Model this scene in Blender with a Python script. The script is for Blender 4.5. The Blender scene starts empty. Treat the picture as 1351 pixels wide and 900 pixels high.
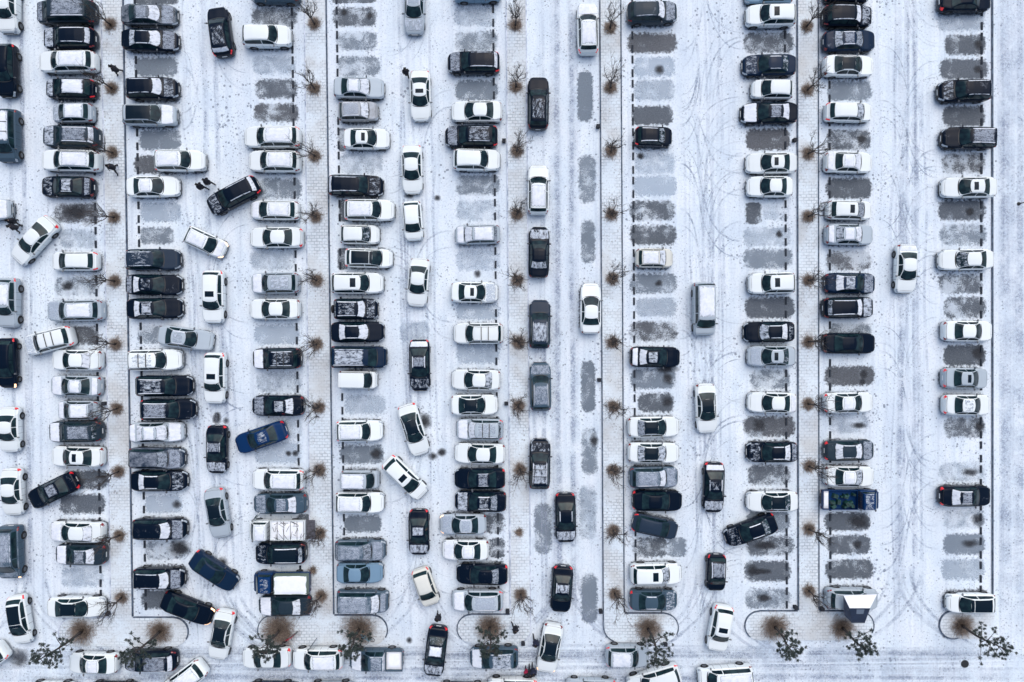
import bpy, bmesh, math, random
from mathutils import Vector, Matrix, Euler, noise
random.seed(7)
sc = bpy.context.scene
COL = sc.collection
R = math.radians

# ------------------------------------------------------------------ camera
H = 60.8
FPX = 900.0
TILT, ROLL = R(0.85), -0.0089
cam_d = bpy.data.cameras.new('camera')
cam = bpy.data.objects.new('camera', cam_d); COL.objects.link(cam)
cam_d.sensor_fit = 'HORIZONTAL'; cam_d.sensor_width = 36; cam_d.lens = FPX/1351*36
cam_d.clip_end = 2000; cam_d.clip_start = 0.5
CROT = Euler((-TILT, 0, ROLL), 'XYZ').to_matrix()
CLOC = Vector((0, 0, H))
cam.location = CLOC; cam.rotation_euler = (-TILT, 0, ROLL)
sc.camera = cam

def P(px, py, z=0.0):
    """point of the photograph -> place on the horizontal plane at height z"""
    d = CROT @ Vector(((px-675.5)/FPX, -(py-450)/FPX, -1))
    t = (z-H)/d.z
    v = CLOC + d*t
    return Vector((v.x, v.y, z))

# ------------------------------------------------------------------ materials
def mat(name):
    m = bpy.data.materials.new(name); m.use_nodes = True
    nt = m.node_tree; b = nt.nodes['Principled BSDF']
    return m, nt, b
def N(nt, typ, **kw):
    n = nt.nodes.new(typ)
    for k, v in kw.items(): setattr(n, k, v)
    return n
def L(nt, a, b): nt.links.new(a, b)
def math_node(nt, op, a, b=None, c=None, clamp=False):
    n = N(nt, 'ShaderNodeMath', operation=op); n.use_clamp = clamp
    for i, v in enumerate((a, b, c)):
        if v is None: continue
        if isinstance(v, (int, float)): n.inputs[i].default_value = v
        else: L(nt, v, n.inputs[i])
    return n.outputs[0]
def noise_node(nt, vec, scale, detail=3, rough=.55, dist=0):
    n = N(nt, 'ShaderNodeTexNoise'); n.inputs['Scale'].default_value = scale
    n.inputs['Detail'].default_value = detail; n.inputs['Roughness'].default_value = rough
    n.inputs['Distortion'].default_value = dist
    if vec is not None: L(nt, vec, n.inputs['Vector'])
    return n.outputs['Fac']
def ramp(nt, fac, stops):
    n = N(nt, 'ShaderNodeValToRGB'); cr = n.color_ramp
    while len(cr.elements) < len(stops): cr.elements.new(.5)
    for e, (p, c) in zip(cr.elements, stops):
        e.position = p; e.color = (c, c, c, 1) if isinstance(c, (int, float)) else (*c, 1)
    L(nt, fac, n.inputs[0]); return n.outputs[0]
def mix(nt, fac, a, b):
    n = N(nt, 'ShaderNodeMix', data_type='RGBA')
    for i, v in ((0, fac), (6, a), (7, b)):
        if isinstance(v, (int, float)): n.inputs[i].default_value = v
        elif isinstance(v, tuple): n.inputs[i].default_value = (*v, 1)
        else: L(nt, v, n.inputs[i])
    return n.outputs[2]
def geo_pos(nt): return N(nt, 'ShaderNodeNewGeometry').outputs['Position']
def scaled(nt, vec, s, rot=0.0):
    n = N(nt, 'ShaderNodeMapping'); n.inputs['Scale'].default_value = s
    n.inputs['Rotation'].default_value = (0, 0, rot)
    L(nt, vec, n.inputs['Vector']); return n.outputs[0]
def bump(nt, b, h, strength=.3, dist=.02):
    n = N(nt, 'ShaderNodeBump'); n.inputs['Strength'].default_value = strength
    n.inputs['Distance'].default_value = dist
    L(nt, h, n.inputs['Height']); L(nt, n.outputs[0], b.inputs['Normal'])

def simple(name, col, rough=.5, metal=0, coat=0, emis=None, es=0):
    m, nt, b = mat(name)
    b.inputs['Base Color'].default_value = (*col, 1); b.inputs['Roughness'].default_value = rough
    b.inputs['Metallic'].default_value = metal; b.inputs['Coat Weight'].default_value = coat
    if emis: b.inputs['Emission Color'].default_value = (*emis, 1); b.inputs['Emission Strength'].default_value = es
    return m

# snow on the ground
SNOW = (.715, .805, .87)
def make_ground_mat():
    m, nt, b = mat('trodden_snow')
    p = geo_pos(nt)
    big = noise_node(nt, p, .06, 3)
    mid = noise_node(nt, scaled(nt, p, (1, .5, 1)), .55, 5, .65)
    fine = noise_node(nt, p, 5.5, 4, .7)
    streak = noise_node(nt, scaled(nt, p, (2.6, .07, 1)), 1.0, 5, .65)
    streak2 = noise_node(nt, scaled(nt, p, (.5, .03, 1)), 1.0, 3, .6)
    c = ramp(nt, mid, [(.25, (.585, .68, .78)), (.44, SNOW), (.68, (.815, .875, .92))])
    c = mix(nt, ramp(nt, big, [(.35, .3), (.65, 0.)]), c, (.60, .67, .77))
    c = mix(nt, ramp(nt, streak, [(.28, .42), (.5, 0.)]), c, (.41, .48, .58))
    c = mix(nt, ramp(nt, streak2, [(.35, .22), (.55, 0.)]), c, (.51, .59, .69))
    c = mix(nt, ramp(nt, fine, [(.3, .5), (.5, 0.)]), c, (.36, .42, .52))
    # grit showing through
    v = N(nt, 'ShaderNodeTexVoronoi'); v.inputs['Scale'].default_value = 1.9; L(nt, p, v.inputs['Vector'])
    dens = noise_node(nt, p, .17, 3)
    thr = math_node(nt, 'MULTIPLY', ramp(nt, dens, [(.36, .15), (.72, 1.)]), .25)
    g = math_node(nt, 'LESS_THAN', v.outputs['Distance'], thr)
    c = mix(nt, math_node(nt, 'MULTIPLY', g, .72), c, (.12, .15, .20))
    v2 = N(nt, 'ShaderNodeTexVoronoi'); v2.inputs['Scale'].default_value = 4.3; L(nt, p, v2.inputs['Vector'])
    g2 = math_node(nt, 'LESS_THAN', v2.outputs['Distance'], math_node(nt, 'MULTIPLY', ramp(nt, noise_node(nt, p, .35, 2), [(.36, .1), (.66, 1.)]), .3))
    c = mix(nt, math_node(nt, 'MULTIPLY', g2, .55), c, (.22, .26, .33))
    L(nt, c, b.inputs['Base Color']); b.inputs['Roughness'].default_value = .85
    b.inputs['Specular IOR Level'].default_value = .2
    h = math_node(nt, 'ADD', math_node(nt, 'MULTIPLY', mid, .5), math_node(nt, 'MULTIPLY', fine, .5))
    bump(nt, b, h, .5, .08)
    return m
M_GROUND = make_ground_mat()

def make_paver_mat():
    m, nt, b = mat('snowy_pavers')
    p = geo_pos(nt)
    br = N(nt, 'ShaderNodeTexBrick'); L(nt, p, br.inputs['Vector'])
    br.inputs['Scale'].default_value = 1.0; br.inputs['Brick Width'].default_value = .46
    br.inputs['Row Height'].default_value = .27; br.inputs['Mortar Size'].default_value = .035
    br.inputs['Mortar Smooth'].default_value = .3; br.offset = .5
    br.inputs['Color1'].default_value = (.70, .76, .80, 1); br.inputs['Color2'].default_value = (.62, .66, .70, 1)
    br.inputs['Mortar'].default_value = (.34, .40, .45, 1)
    n1 = noise_node(nt, p, .5, 4); n2 = noise_node(nt, p, 6, 3, .7)
    c = mix(nt, ramp(nt, n1, [(.4, .1), (.62, .9)]), SNOW, br.outputs['Color'])
    dirt = ramp(nt, noise_node(nt, p, .28, 4), [(.45, 0.), (.68, .65)])
    c = mix(nt, dirt, c, (.50, .50, .485))
    c = mix(nt, ramp(nt, n2, [(.3, .6), (.45, 0.)]), c, (.30, .31, .33))
    v = N(nt, 'ShaderNodeTexVoronoi'); v.inputs['Scale'].default_value = 3.2; L(nt, p, v.inputs['Vector'])
    g = math_node(nt, 'LESS_THAN', v.outputs['Distance'], math_node(nt, 'MULTIPLY', ramp(nt, noise_node(nt, p, .4, 2), [(.4, 0.), (.7, 1.)]), .28))
    c = mix(nt, math_node(nt, 'MULTIPLY', g, .55), c, (.2, .19, .19))
    L(nt, c, b.inputs['Base Color']); b.inputs['Roughness'].default_value = .85
    bump(nt, b, br.outputs['Fac'], -.3, .02)
    return m
M_PAVER = make_paver_mat()

def make_decal(name, expo=.3, nscale=4.2, inner=True, radial=False, stretch=(1, 1, 1), tint=None, cut=(.32, .62)):
    """sheet whose colour is the object colour, coverage its alpha, edges broken by noise"""
    m, nt, b = mat(name)
    oi = N(nt, 'ShaderNodeObjectInfo'); p = scaled(nt, geo_pos(nt), stretch)
    uv = N(nt, 'ShaderNodeUVMap').outputs[0]
    sx = N(nt, 'ShaderNodeSeparateXYZ'); L(nt, uv, sx.inputs[0])
    e = []
    for k in (0, 1):
        e.append(math_node(nt, 'MINIMUM', sx.outputs[k], math_node(nt, 'SUBTRACT', 1., sx.outputs[k])))
    n1 = noise_node(nt, p, nscale, 5, .6)
    if radial:
        dx = math_node(nt, 'SUBTRACT', sx.outputs[0], .5); dy = math_node(nt, 'SUBTRACT', sx.outputs[1], .5)
        d = math_node(nt, 'SQRT', math_node(nt, 'ADD', math_node(nt, 'MULTIPLY', dx, dx), math_node(nt, 'MULTIPLY', dy, dy)))
        d = math_node(nt, 'SUBTRACT', 1., math_node(nt, 'MULTIPLY', d, 2.))
        val = math_node(nt, 'ADD', d, math_node(nt, 'MULTIPLY', math_node(nt, 'SUBTRACT', n1, .5), 1.1))
        a = ramp(nt, val, [(.05, 0.), (.75, 1.)])
    else:
        a0 = math_node(nt, 'DIVIDE', e[0], .17); b0 = math_node(nt, 'DIVIDE', e[1], .40)
        a0 = math_node(nt, 'MINIMUM', a0, 1.); b0 = math_node(nt, 'MINIMUM', b0, 1.)
        ia = math_node(nt, 'SUBTRACT', 1., a0); ib = math_node(nt, 'SUBTRACT', 1., b0)
        d = math_node(nt, 'SUBTRACT', 1., math_node(nt, 'SQRT', math_node(nt, 'ADD', math_node(nt, 'MULTIPLY', ia, ia), math_node(nt, 'MULTIPLY', ib, ib))))
        val = math_node(nt, 'ADD', d, math_node(nt, 'MULTIPLY', math_node(nt, 'SUBTRACT', n1, .5), 1.25))
        a = ramp(nt, val, [(.06, 0.), (.36, 1.)])
    if inner:
        n2 = noise_node(nt, p, .7, 5, .65, .3); n3 = noise_node(nt, scaled(nt, p, (3, 3, 3)), 3.4, 3, .7)
        inn = math_node(nt, 'ADD', n2, math_node(nt, 'MULTIPLY', math_node(nt, 'SUBTRACT', n3, .5), .5))
        k = math_node(nt, 'SUBTRACT', 1., oi.outputs['Alpha'])         # thinner patches show more snow
        rn = math_node(nt, 'ADD', inn, math_node(nt, 'MULTIPLY', math_node(nt, 'SUBTRACT', oi.outputs['Random'], .5), .22))
        low = ramp(nt, rn, [(.33, .16), (.44, .68), (.58, 1.)])
        a = math_node(nt, 'MULTIPLY', a, low)
        c = mix(nt, ramp(nt, n3, [(.35, 0.), (.72, .5)]), oi.outputs['Color'], (.26, .31, .37))
    else: c = oi.outputs['Color']
    a = math_node(nt, 'MULTIPLY', a, oi.outputs['Alpha'])
    L(nt, c, b.inputs['Base Color']); L(nt, a, b.inputs['Alpha'])
    b.inputs['Roughness'].default_value = .7; b.inputs['Specular IOR Level'].default_value = .3
    return m
M_BARE = make_decal('bare_wet_asphalt')
M_SPOT = make_decal('soaked_spot', radial=True, inner=False, nscale=1.5)
def make_track_mat():
    m, nt, b = mat('pressed_slush')
    oi = N(nt, 'ShaderNodeObjectInfo'); p = geo_pos(nt)
    uv = N(nt, 'ShaderNodeUVMap').outputs[0]
    sx = N(nt, 'ShaderNodeSeparateXYZ'); L(nt, uv, sx.inputs[0])
    e = math_node(nt, 'MINIMUM', sx.outputs[1], math_node(nt, 'SUBTRACT', 1., sx.outputs[1]))
    e = math_node(nt, 'MINIMUM', math_node(nt, 'MULTIPLY', e, 3.5), 1.)
    en = math_node(nt, 'MINIMUM', sx.outputs[0], math_node(nt, 'SUBTRACT', 1., sx.outputs[0]))
    en = math_node(nt, 'MINIMUM', math_node(nt, 'MULTIPLY', en, 7.), 1.)
    n1 = noise_node(nt, p, .45, 4, .7); n2 = noise_node(nt, p, 4.5, 4, .75)
    a = math_node(nt, 'MULTIPLY', ramp(nt, n1, [(.36, 0.08), (.66, 1.)]), ramp(nt, n2, [(.3, .1), (.62, 1.)]))
    a = math_node(nt, 'MULTIPLY', math_node(nt, 'MULTIPLY', a, e), en)
    a = math_node(nt, 'MULTIPLY', a, oi.outputs['Alpha'])
    L(nt, oi.outputs['Color'], b.inputs['Base Color']); L(nt, a, b.inputs['Alpha'])
    b.inputs['Roughness'].default_value = .6
    return m
M_TRACK = make_track_mat()

def make_paint():
    m, nt, b = mat('car_paint')
    oi = N(nt, 'ShaderNodeObjectInfo')
    tc = N(nt, 'ShaderNodeTexCoord').outputs['Object']
    nrm = N(nt, 'ShaderNodeSeparateXYZ'); L(nt, N(nt, 'ShaderNodeNewGeometry').outputs['Normal'], nrm.inputs[0])
    sp = N(nt, 'ShaderNodeSeparateXYZ'); L(nt, tc, sp.inputs[0])
    off = N(nt, 'ShaderNodeVectorMath', operation='ADD'); L(nt, tc, off.inputs[0])
    r = math_node(nt, 'MULTIPLY', oi.outputs['Random'], 80.); L(nt, r, off.inputs[1])
    v = off.outputs[0]
    c = oi.outputs['Color']
    # door and bonnet gaps
    gaps = None
    for xg in (.33, -.32, 1.02, -.98):
        d = math_node(nt, 'ABSOLUTE', math_node(nt, 'SUBTRACT', sp.outputs[0], xg))
        g = math_node(nt, 'LESS_THAN', d, .012)
        gaps = g if gaps is None else math_node(nt, 'MAXIMUM', gaps, g)
    side = math_node(nt, 'LESS_THAN', nrm.outputs[2], .6)
    c = mix(nt, math_node(nt, 'MULTIPLY', math_node(nt, 'MULTIPLY', gaps, side), .8), c, (.01, .01, .012))
    # road salt and slush on the lower sides, near-black towards the sill
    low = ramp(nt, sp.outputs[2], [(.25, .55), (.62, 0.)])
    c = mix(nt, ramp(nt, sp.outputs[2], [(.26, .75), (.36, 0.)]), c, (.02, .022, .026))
    c = mix(nt, math_node(nt, 'MULTIPLY', low, ramp(nt, noise_node(nt, v, 3, 4), [(.3, .2), (.7, 1.)])), c, (.22, .24, .27))
    # frost film
    n = noise_node(nt, v, 1.6, 5, .7); n2 = noise_node(nt, v, 12, 3, .7)
    nn = math_node(nt, 'ADD', math_node(nt, 'MULTIPLY', n, .75), math_node(nt, 'MULTIPLY', n2, .25))
    th = math_node(nt, 'SUBTRACT', 1.0, oi.outputs['Alpha'])
    f = math_node(nt, 'SUBTRACT', nn, math_node(nt, 'MULTIPLY', th, .95))
    f = math_node(nt, 'MULTIPLY', f, 2.2, clamp=True)
    up = ramp(nt, nrm.outputs[2], [(.55, 0.), (.9, 1.)])
    f = math_node(nt, 'MULTIPLY', f, up)
    f = math_node(nt, 'MULTIPLY', f, math_node(nt, 'GREATER_THAN', oi.outputs['Alpha'], .01))
    c = mix(nt, math_node(nt, 'MULTIPLY', f, .8), c, (.62, .68, .78))
    L(nt, c, b.inputs['Base Color'])
    b.inputs['Roughness'].default_value = .3; b.inputs['Coat Weight'].default_value = .06
    b.inputs['Coat Roughness'].default_value = .12
    b.inputs['Specular IOR Level'].default_value = .10
    L(nt, math_node(nt, 'ADD', .22, math_node(nt, 'MULTIPLY', f, .5)), b.inputs['Roughness'])
    return m
M_PAINT = make_paint()

def make_cover(name, film=False):
    m, nt, b = mat(name)
    oi = N(nt, 'ShaderNodeObjectInfo')
    tc = N(nt, 'ShaderNodeTexCoord').outputs['Object']
    off = N(nt, 'ShaderNodeVectorMath', operation='ADD'); L(nt, tc, off.inputs[0])
    L(nt, math_node(nt, 'MULTIPLY', oi.outputs['Random'], 60.), off.inputs[1]); v = off.outputs[0]
    uv = N(nt, 'ShaderNodeUVMap').outputs[0]
    sx = N(nt, 'ShaderNodeSeparateXYZ'); L(nt, uv, sx.inputs[0])
    e0 = math_node(nt, 'MINIMUM', sx.outputs[0], math_node(nt, 'SUBTRACT', 1., sx.outputs[0]))
    e1 = math_node(nt, 'MINIMUM', sx.outputs[1], math_node(nt, 'SUBTRACT', 1., sx.outputs[1]))
    e = math_node(nt, 'MINIMUM', math_node(nt, 'MULTIPLY', math_node(nt, 'MINIMUM', e0, e1), 9.), 1.)
    n = noise_node(nt, scaled(nt, v, (1, 1.9, 1)), 2.4, 6, .66, .4)
    val = math_node(nt, 'ADD', math_node(nt, 'SUBTRACT', oi.outputs['Alpha'], n), math_node(nt, 'MULTIPLY', math_node(nt, 'SUBTRACT', e, 1.), .42))
    nf = noise_node(nt, v, 11, 4, .75)
    val = math_node(nt, 'ADD', val, math_node(nt, 'MULTIPLY', math_node(nt, 'SUBTRACT', nf, .55), .38))
    a = math_node(nt, 'MULTIPLY', math_node(nt, 'ADD', val, .05), 4., clamp=True)
    if film:
        n3 = noise_node(nt, v, 9, 4, .7)
        a = math_node(nt, 'MULTIPLY', math_node(nt, 'MULTIPLY', val, 3., clamp=True), ramp(nt, n3, [(.3, .3), (.65, .72)]))
        b.inputs['Base Color'].default_value = (.50, .57, .68, 1)
    else:
        c = ramp(nt, noise_node(nt, v, 2.2, 5, .7), [(.3, (.64, .70, .79)), (.5, (.78, .82, .88)), (.7, (.86, .89, .93))])
        c = mix(nt, math_node(nt, 'MULTIPLY', math_node(nt, 'SUBTRACT', 1., math_node(nt, 'MULTIPLY', val, 2.2, clamp=True)), .55), c, (.42, .48, .57))
        L(nt, c, b.inputs['Base Color'])
        bump(nt, b, noise_node(nt, v, 9, 4), .4, .02)
    if not film:
        c = mix(nt, ramp(nt, oi.outputs['Alpha'], [(.45, .75), (.66, .55), (.78, 0.)]), c, (.36, .43, .52))
        L(nt, c, b.inputs['Base Color'])
    L(nt, a, b.inputs['Alpha']); b.inputs['Roughness'].default_value = .8
    b.inputs['Specular IOR Level'].default_value = .2
    return m
M_SNOWC = make_cover('snow_cover'); M_FILM = make_cover('frost_film', True)

def make_glass():
    m, nt, b = mat('tinted_glass')
    tc = N(nt, 'ShaderNodeTexCoord').outputs['Object']
    n = noise_node(nt, tc, 1.2, 3)
    c = ramp(nt, n, [(.35, (.003, .010, .018)), (.65, (.018, .048, .055))])
    L(nt, c, b.inputs['Base Color']); b.inputs['Roughness'].default_value = .08
    b.inputs['IOR'].default_value = 1.45; b.inputs['Specular IOR Level'].default_value = .28
    return m
M_GLASS = make_glass()
M_GROOF = simple('black_glass_roof', (.004, .012, .022), .2, 0, 0)
M_GROOF.node_tree.nodes['Principled BSDF'].inputs['Specular IOR Level'].default_value = .16
M_TRIM = simple('black_trim', (.015, .016, .018), .55)
M_TYRE = simple('tyre_rubber', (.012, .012, .013), .85)
M_RIM = simple('alloy_rim', (.10, .11, .125), .4, .3)
M_HEAD = simple('headlight_lens', (.40, .46, .52), .1, 0, .6)
M_HEADLIT = simple('headlight_lit', (.9, .7, .5), .2, 0, .4, (1, .55, .28), 2.2)
M_TAIL = simple('tail_light_lens', (.22, .01, .015), .25, 0, .6)
M_TAILLIT = simple('tail_light_lit', (.55, .012, .02), .3, 0, .2, (1, .02, .03), .28)
M_CHROME = simple('bright_metal', (.55, .57, .6), .25, 1)
M_BARK = simple('grey_bark', (.055, .047, .045), .9)
M_PLATE = simple('number_plate', (.7, .72, .72), .5)
def noisy(name, c1, c2, scale=6, rough=.85):
    m, nt, b = mat(name)
    L(nt, ramp(nt, noise_node(nt, geo_pos(nt), scale, 4), [(.35, c1), (.65, c2)]), b.inputs['Base Color'])
    b.inputs['Roughness'].default_value = rough
    return m
M_KERB_D = noisy('bare_kerbstone', (.035, .05, .08), (.12, .16, .22), 3)
M_KERB_L = noisy('snowy_kerbstone', (.30, .36, .46), (.72, .77, .86), 1.6)
M_STOP = noisy('dark_rubber', (.012, .018, .03), (.03, .04, .055), 4)
M_GRASS = noisy('dry_straw', (.10, .075, .06), (.36, .29, .235), 9)
M_NEEDLE = noisy('pine_needles', (.012, .024, .020), (.065, .09, .085), 3.5)
M_CARGO = noisy('green_tarpaulin', (.003, .018, .016), (.02, .085, .07), 5, .45)
M_BOOTH = noisy('navy_sheet_metal', (.010, .02, .05), (.016, .03, .07), 2, .45)
M_SNOWTOP = noisy('settled_snow', (.82, .855, .90), (.88, .90, .935), 3)
M_SOIL = M_SPOT

# ------------------------------------------------------------------ helpers
def tag(o, label=None, cat=None, group=None, kind=None):
    if label: o['label'] = label
    if cat: o['category'] = cat
    if group: o['group'] = group
    if kind: o['kind'] = kind
    return o
def new_obj(name, mesh, parent=None, mats=None):
    o = bpy.data.objects.new(name, mesh); COL.objects.link(o)
    if parent is not None: o.parent = parent
    return o
def empty(name, loc, rz=0, scale=None):
    o = bpy.data.objects.new(name, None); COL.objects.link(o)
    o.empty_display_size = .2
    o.location = loc; o.rotation_euler = (0, 0, rz)
    if scale: o.scale = scale
    return o
def mesh_from(name, verts, faces, material=None, smooth=False, uvs=None, sharp=None):
    me = bpy.data.meshes.new(name); me.from_pydata(verts, [], faces); me.update()
    if material: me.materials.append(material)
    if uvs:
        ul = me.uv_layers.new(name='UVMap')
        for lp in me.loops: ul.data[lp.index].uv = uvs[lp.vertex_index]
    if smooth:
        me.polygons.foreach_set('use_smooth', [True]*len(me.polygons))
        if sharp: me.set_sharp_from_angle(angle=R(sharp))
    return me
class MB:
    def __init__(s): s.v = []; s.f = []
    def add(s, vs, fs):
        o = len(s.v); s.v += [tuple(v) for v in vs]; s.f += [tuple(i+o for i in f) for f in fs]
    def box(s, x0, x1, y0, y1, z0, z1, top=0.0, M=None):
        t = top
        vs = [(x0,y0,z0),(x1,y0,z0),(x1,y1,z0),(x0,y1,z0),(x0+t,y0+t,z1),(x1-t,y0+t,z1),(x1-t,y1-t,z1),(x0+t,y1-t,z1)]
        if M: vs = [tuple(M @ Vector(v)) for v in vs]
        s.add(vs, [(0,3,2,1),(4,5,6,7),(0,1,5,4),(1,2,6,5),(2,3,7,6),(3,0,4,7)])
    def tube(s, pts, rads, n=5):
        pts = [Vector(p) for p in pts]; base = len(s.v)
        for i, p in enumerate(pts):
            d = (pts[min(i+1, len(pts)-1)] - pts[max(i-1, 0)]).normalized()
            a = d.cross(Vector((0, 0, 1)) if abs(d.z) < .9 else Vector((1, 0, 0))).normalized(); c = d.cross(a)
            for k in range(n):
                t = 2*math.pi*k/n
                s.v.append(tuple(p + (a*math.cos(t)+c*math.sin(t))*rads[i]))
        for i in range(len(pts)-1):
            for k in range(n):
                s.f.append((base+i*n+k, base+i*n+(k+1)%n, base+(i+1)*n+(k+1)%n, base+(i+1)*n+k))
        s.f.append(tuple(base+k for k in reversed(range(n)))); s.f.append(tuple(base+(len(pts)-1)*n+k for k in range(n)))
    def mesh(s, name, m=None, smooth=False, sharp=None): return mesh_from(name, s.v, s.f, m, smooth, None, sharp)

# ------------------------------------------------------------------ car bodies
def lerp(a, b, t): return a+(b-a)*t
def pl(tbl, x):
    if x <= tbl[0][0]: return tbl[0][1]
    for (a, va), (b, vb) in zip(tbl, tbl[1:]):
        if x <= b: return va+(vb-va)*(x-a)/(b-a)
    return tbl[-1][1]
SHAPE = {
 'S': dict(L=4.6, W=1.82, top=[(0,.50),(.012,.62),(.03,.69),(.07,.76),(.15,.85),(.25,.93),(.275,.96),(.36,1.20),(.44,1.39),(.49,1.44),(.57,1.465),(.66,1.44),(.70,1.40),(.77,1.24),(.845,1.085),(.88,1.07),(.96,1.04),(.985,.97),(1,.78)],
   belt=[(0,.44),(.05,.64),(.15,.76),(.27,.87),(.5,.93),(.85,.97),(1,.74)], roof=.56, ws=(.285,.437,.075), rw=(.705,.83,-.035), side=(.345,.775), split=.57, hood=(.045,.262), roofx=(.475,.672), trunk=(.86,.965), hmax=.5),
 'U': dict(L=4.6, W=1.86, top=[(0,.60),(.012,.78),(.03,.88),(.07,.95),(.15,1.01),(.24,1.07),(.265,1.10),(.34,1.36),(.40,1.56),(.45,1.63),(.55,1.67),(.72,1.66),(.86,1.60),(.90,1.56),(.945,1.30),(.97,1.10),(.985,1.04),(1,.82)],
   belt=[(0,.52),(.05,.82),(.15,.91),(.27,1.0),(.5,1.04),(.9,1.08),(.97,1.04),(1,.78)], roof=.62, ws=(.272,.40,.07), rw=(.905,.955,-.02), side=(.33,.90), split=.56, hood=(.045,.25), roofx=(.44,.875), trunk=None, hmax=.62),
 'H': dict(L=3.7, W=1.68, top=[(0,.52),(.015,.68),(.04,.78),(.09,.86),(.18,.95),(.215,.98),(.31,1.22),(.40,1.42),(.46,1.48),(.57,1.51),(.75,1.49),(.84,1.43),(.87,1.38),(.93,1.14),(.965,.98),(.985,.94),(1,.74)],
   belt=[(0,.46),(.06,.72),(.2,.88),(.5,.95),(.88,1.0),(.96,.95),(1,.7)], roof=.57, ws=(.225,.395,.05), rw=(.872,.94,-.02), side=(.29,.88), split=.56, hood=(.05,.20), roofx=(.43,.85), trunk=None, hmax=.55),
 'V': dict(L=5.0, W=1.92, top=[(0,.60),(.012,.84),(.03,.98),(.07,1.06),(.13,1.12),(.155,1.16),(.24,1.52),(.29,1.72),(.34,1.80),(.45,1.84),(.86,1.84),(.93,1.78),(.955,1.66),(.975,1.25),(.985,1.1),(1,.85)],
   belt=[(0,.54),(.05,.90),(.13,1.03),(.3,1.12),(.9,1.15),(.97,1.08),(1,.8)], roof=.71, ws=(.165,.29,.05), rw=(.935,.972,-.01), side=(.235,.925), split=.42, hood=(.04,.145), roofx=(.345,.92), trunk=None, hmax=.7),
 'K': dict(L=3.5, W=1.56, top=[(0,.66),(.015,.9),(.05,1.0),(.11,1.07),(.125,1.10),(.20,1.38),(.28,1.66),(.33,1.76),(.42,1.80),(.88,1.80),(.95,1.75),(.975,1.5),(.985,1.1),(1,.85)],
   belt=[(0,.62),(.05,.90),(.11,1.01),(.3,1.08),(.93,1.1),(.97,1.05),(1,.8)], roof=.64, ws=(.13,.285,.05), rw=(.952,.976,0), side=(.21,.935), split=.45, hood=(.03,.11), roofx=(.34,.94), trunk=None, hmax=.68),
 'P': dict(L=4.9, W=1.90, top=[(0,.62),(.012,.82),(.03,.93),(.07,1.0),(.15,1.06),(.235,1.12),(.255,1.15),(.325,1.45),(.38,1.64),(.43,1.70),(.52,1.72),(.62,1.70),(.645,1.66),(.655,1.4),(.665,1.1),(.672,.80),(.985,.80),(1,.72)],
   belt=[(0,.55),(.05,.86),(.15,.96),(.27,1.06),(.5,1.08),(.66,1.05),(.672,.76),(1,.68)], roof=.64, ws=(.262,.38,.06), rw=(.646,.664,0), side=(.315,.642), split=.50, hood=(.045,.235), roofx=(.42,.64), trunk=None, hmax=.62),
 'T': dict(L=1.75, W=1.70, top=[(0,.75),(.03,1.05),(.08,1.16),(.14,1.2),(.30,1.62),(.38,1.80),(.46,1.88),(.6,1.92),(.93,1.92),(.985,1.86),(1,1.8)],
   belt=[(0,.7),(.08,1.05),(.3,1.15),(1,1.15)], roof=.70, ws=(.15,.375,.06), rw=None, side=(.30,.93), split=.95, hood=(.04,.12), roofx=(.46,.96), trunk=None, hmax=.74),
}
WF = [(0,.50),(.006,.62),(.015,.72),(.03,.805),(.05,.87),(.08,.92),(.12,.96),(.18,.985),(.3,1),(.78,1),(.87,.985),(.92,.955),(.955,.905),(.978,.84),(.992,.75),(1,.60)]
WFB = [(0,.72),(.01,.82),(.03,.90),(.08,.96),(.2,1),(.93,1),(.97,.97),(.99,.92),(1,.84)]
def wheel_pos(t):
    s = SHAPE[t]
    if t == 'T': return (.38, 9)
    f = {'S': (.175, .80), 'U': (.175, .79), 'H': (.17, .83), 'V': (.15, .80), 'K': (.2, .83), 'P': (.165, .78)}[t]
    return f
RW = {'S': .325, 'U': .355, 'H': .29, 'V': .345, 'K': .27, 'P': .37, 'T': .30}
def ring_pt(t, x, v, sgn=1):
    """point of the body skin: x 0..1 front to back, v 0 (sill) .. 9 (centre line)"""
    s = SHAPE[t]; Lc = s['L']; W = s['W']
    w = W/2*pl(WFB if t in 'KVT' else WF, x)
    zt = pl(s['top'], x); zb = min(pl(s['belt'], x), zt-.03); h = zt-zb
    g = max(0., min(1., (h-.07)/(s['hmax']-.07)))
    edge = w-.09
    yr = lerp(edge-.02, min(s['roof'], edge-.02), g**.85)
    z1, z2 = .30, min(.56, zb-.08)
    ymid = lerp(edge-.01, yr+.03, .6)
    pts = [(w-.14, .21), (w-.035, min(.29, z2-.05)), (w, z2), (w-.012, zb-.045), (w-.05, zb), (edge, zb+min(.018, h*.3)),
           (yr+.012, zb+h*.86), (yr-.05, zb+h*.955), (yr*.52, zt-.006), (0, zt+.008*min(1, h*4)+.004)]
    if g <= 0: pts[6] = (edge*.9, zb+h*.62); pts[7] = (edge*.78, zb+h*.82)
    k = int(min(8, math.floor(v))); f = v-k
    y = lerp(pts[k][0], pts[k+1][0], f); z = lerp(pts[k][1], pts[k+1][1], f)
    # wheel arches
    r = RW[t]+.055
    if k < 3:
        for xc in wheel_pos(t):
            d = (x-xc)*Lc
            if abs(d) < r:
                zz = .0+RW[t]+math.sqrt(r*r-d*d)
                z = max(z, min(zz, zb-.10)+v*.012)
    return Vector(((.5-x)*Lc, sgn*y, z))
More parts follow.
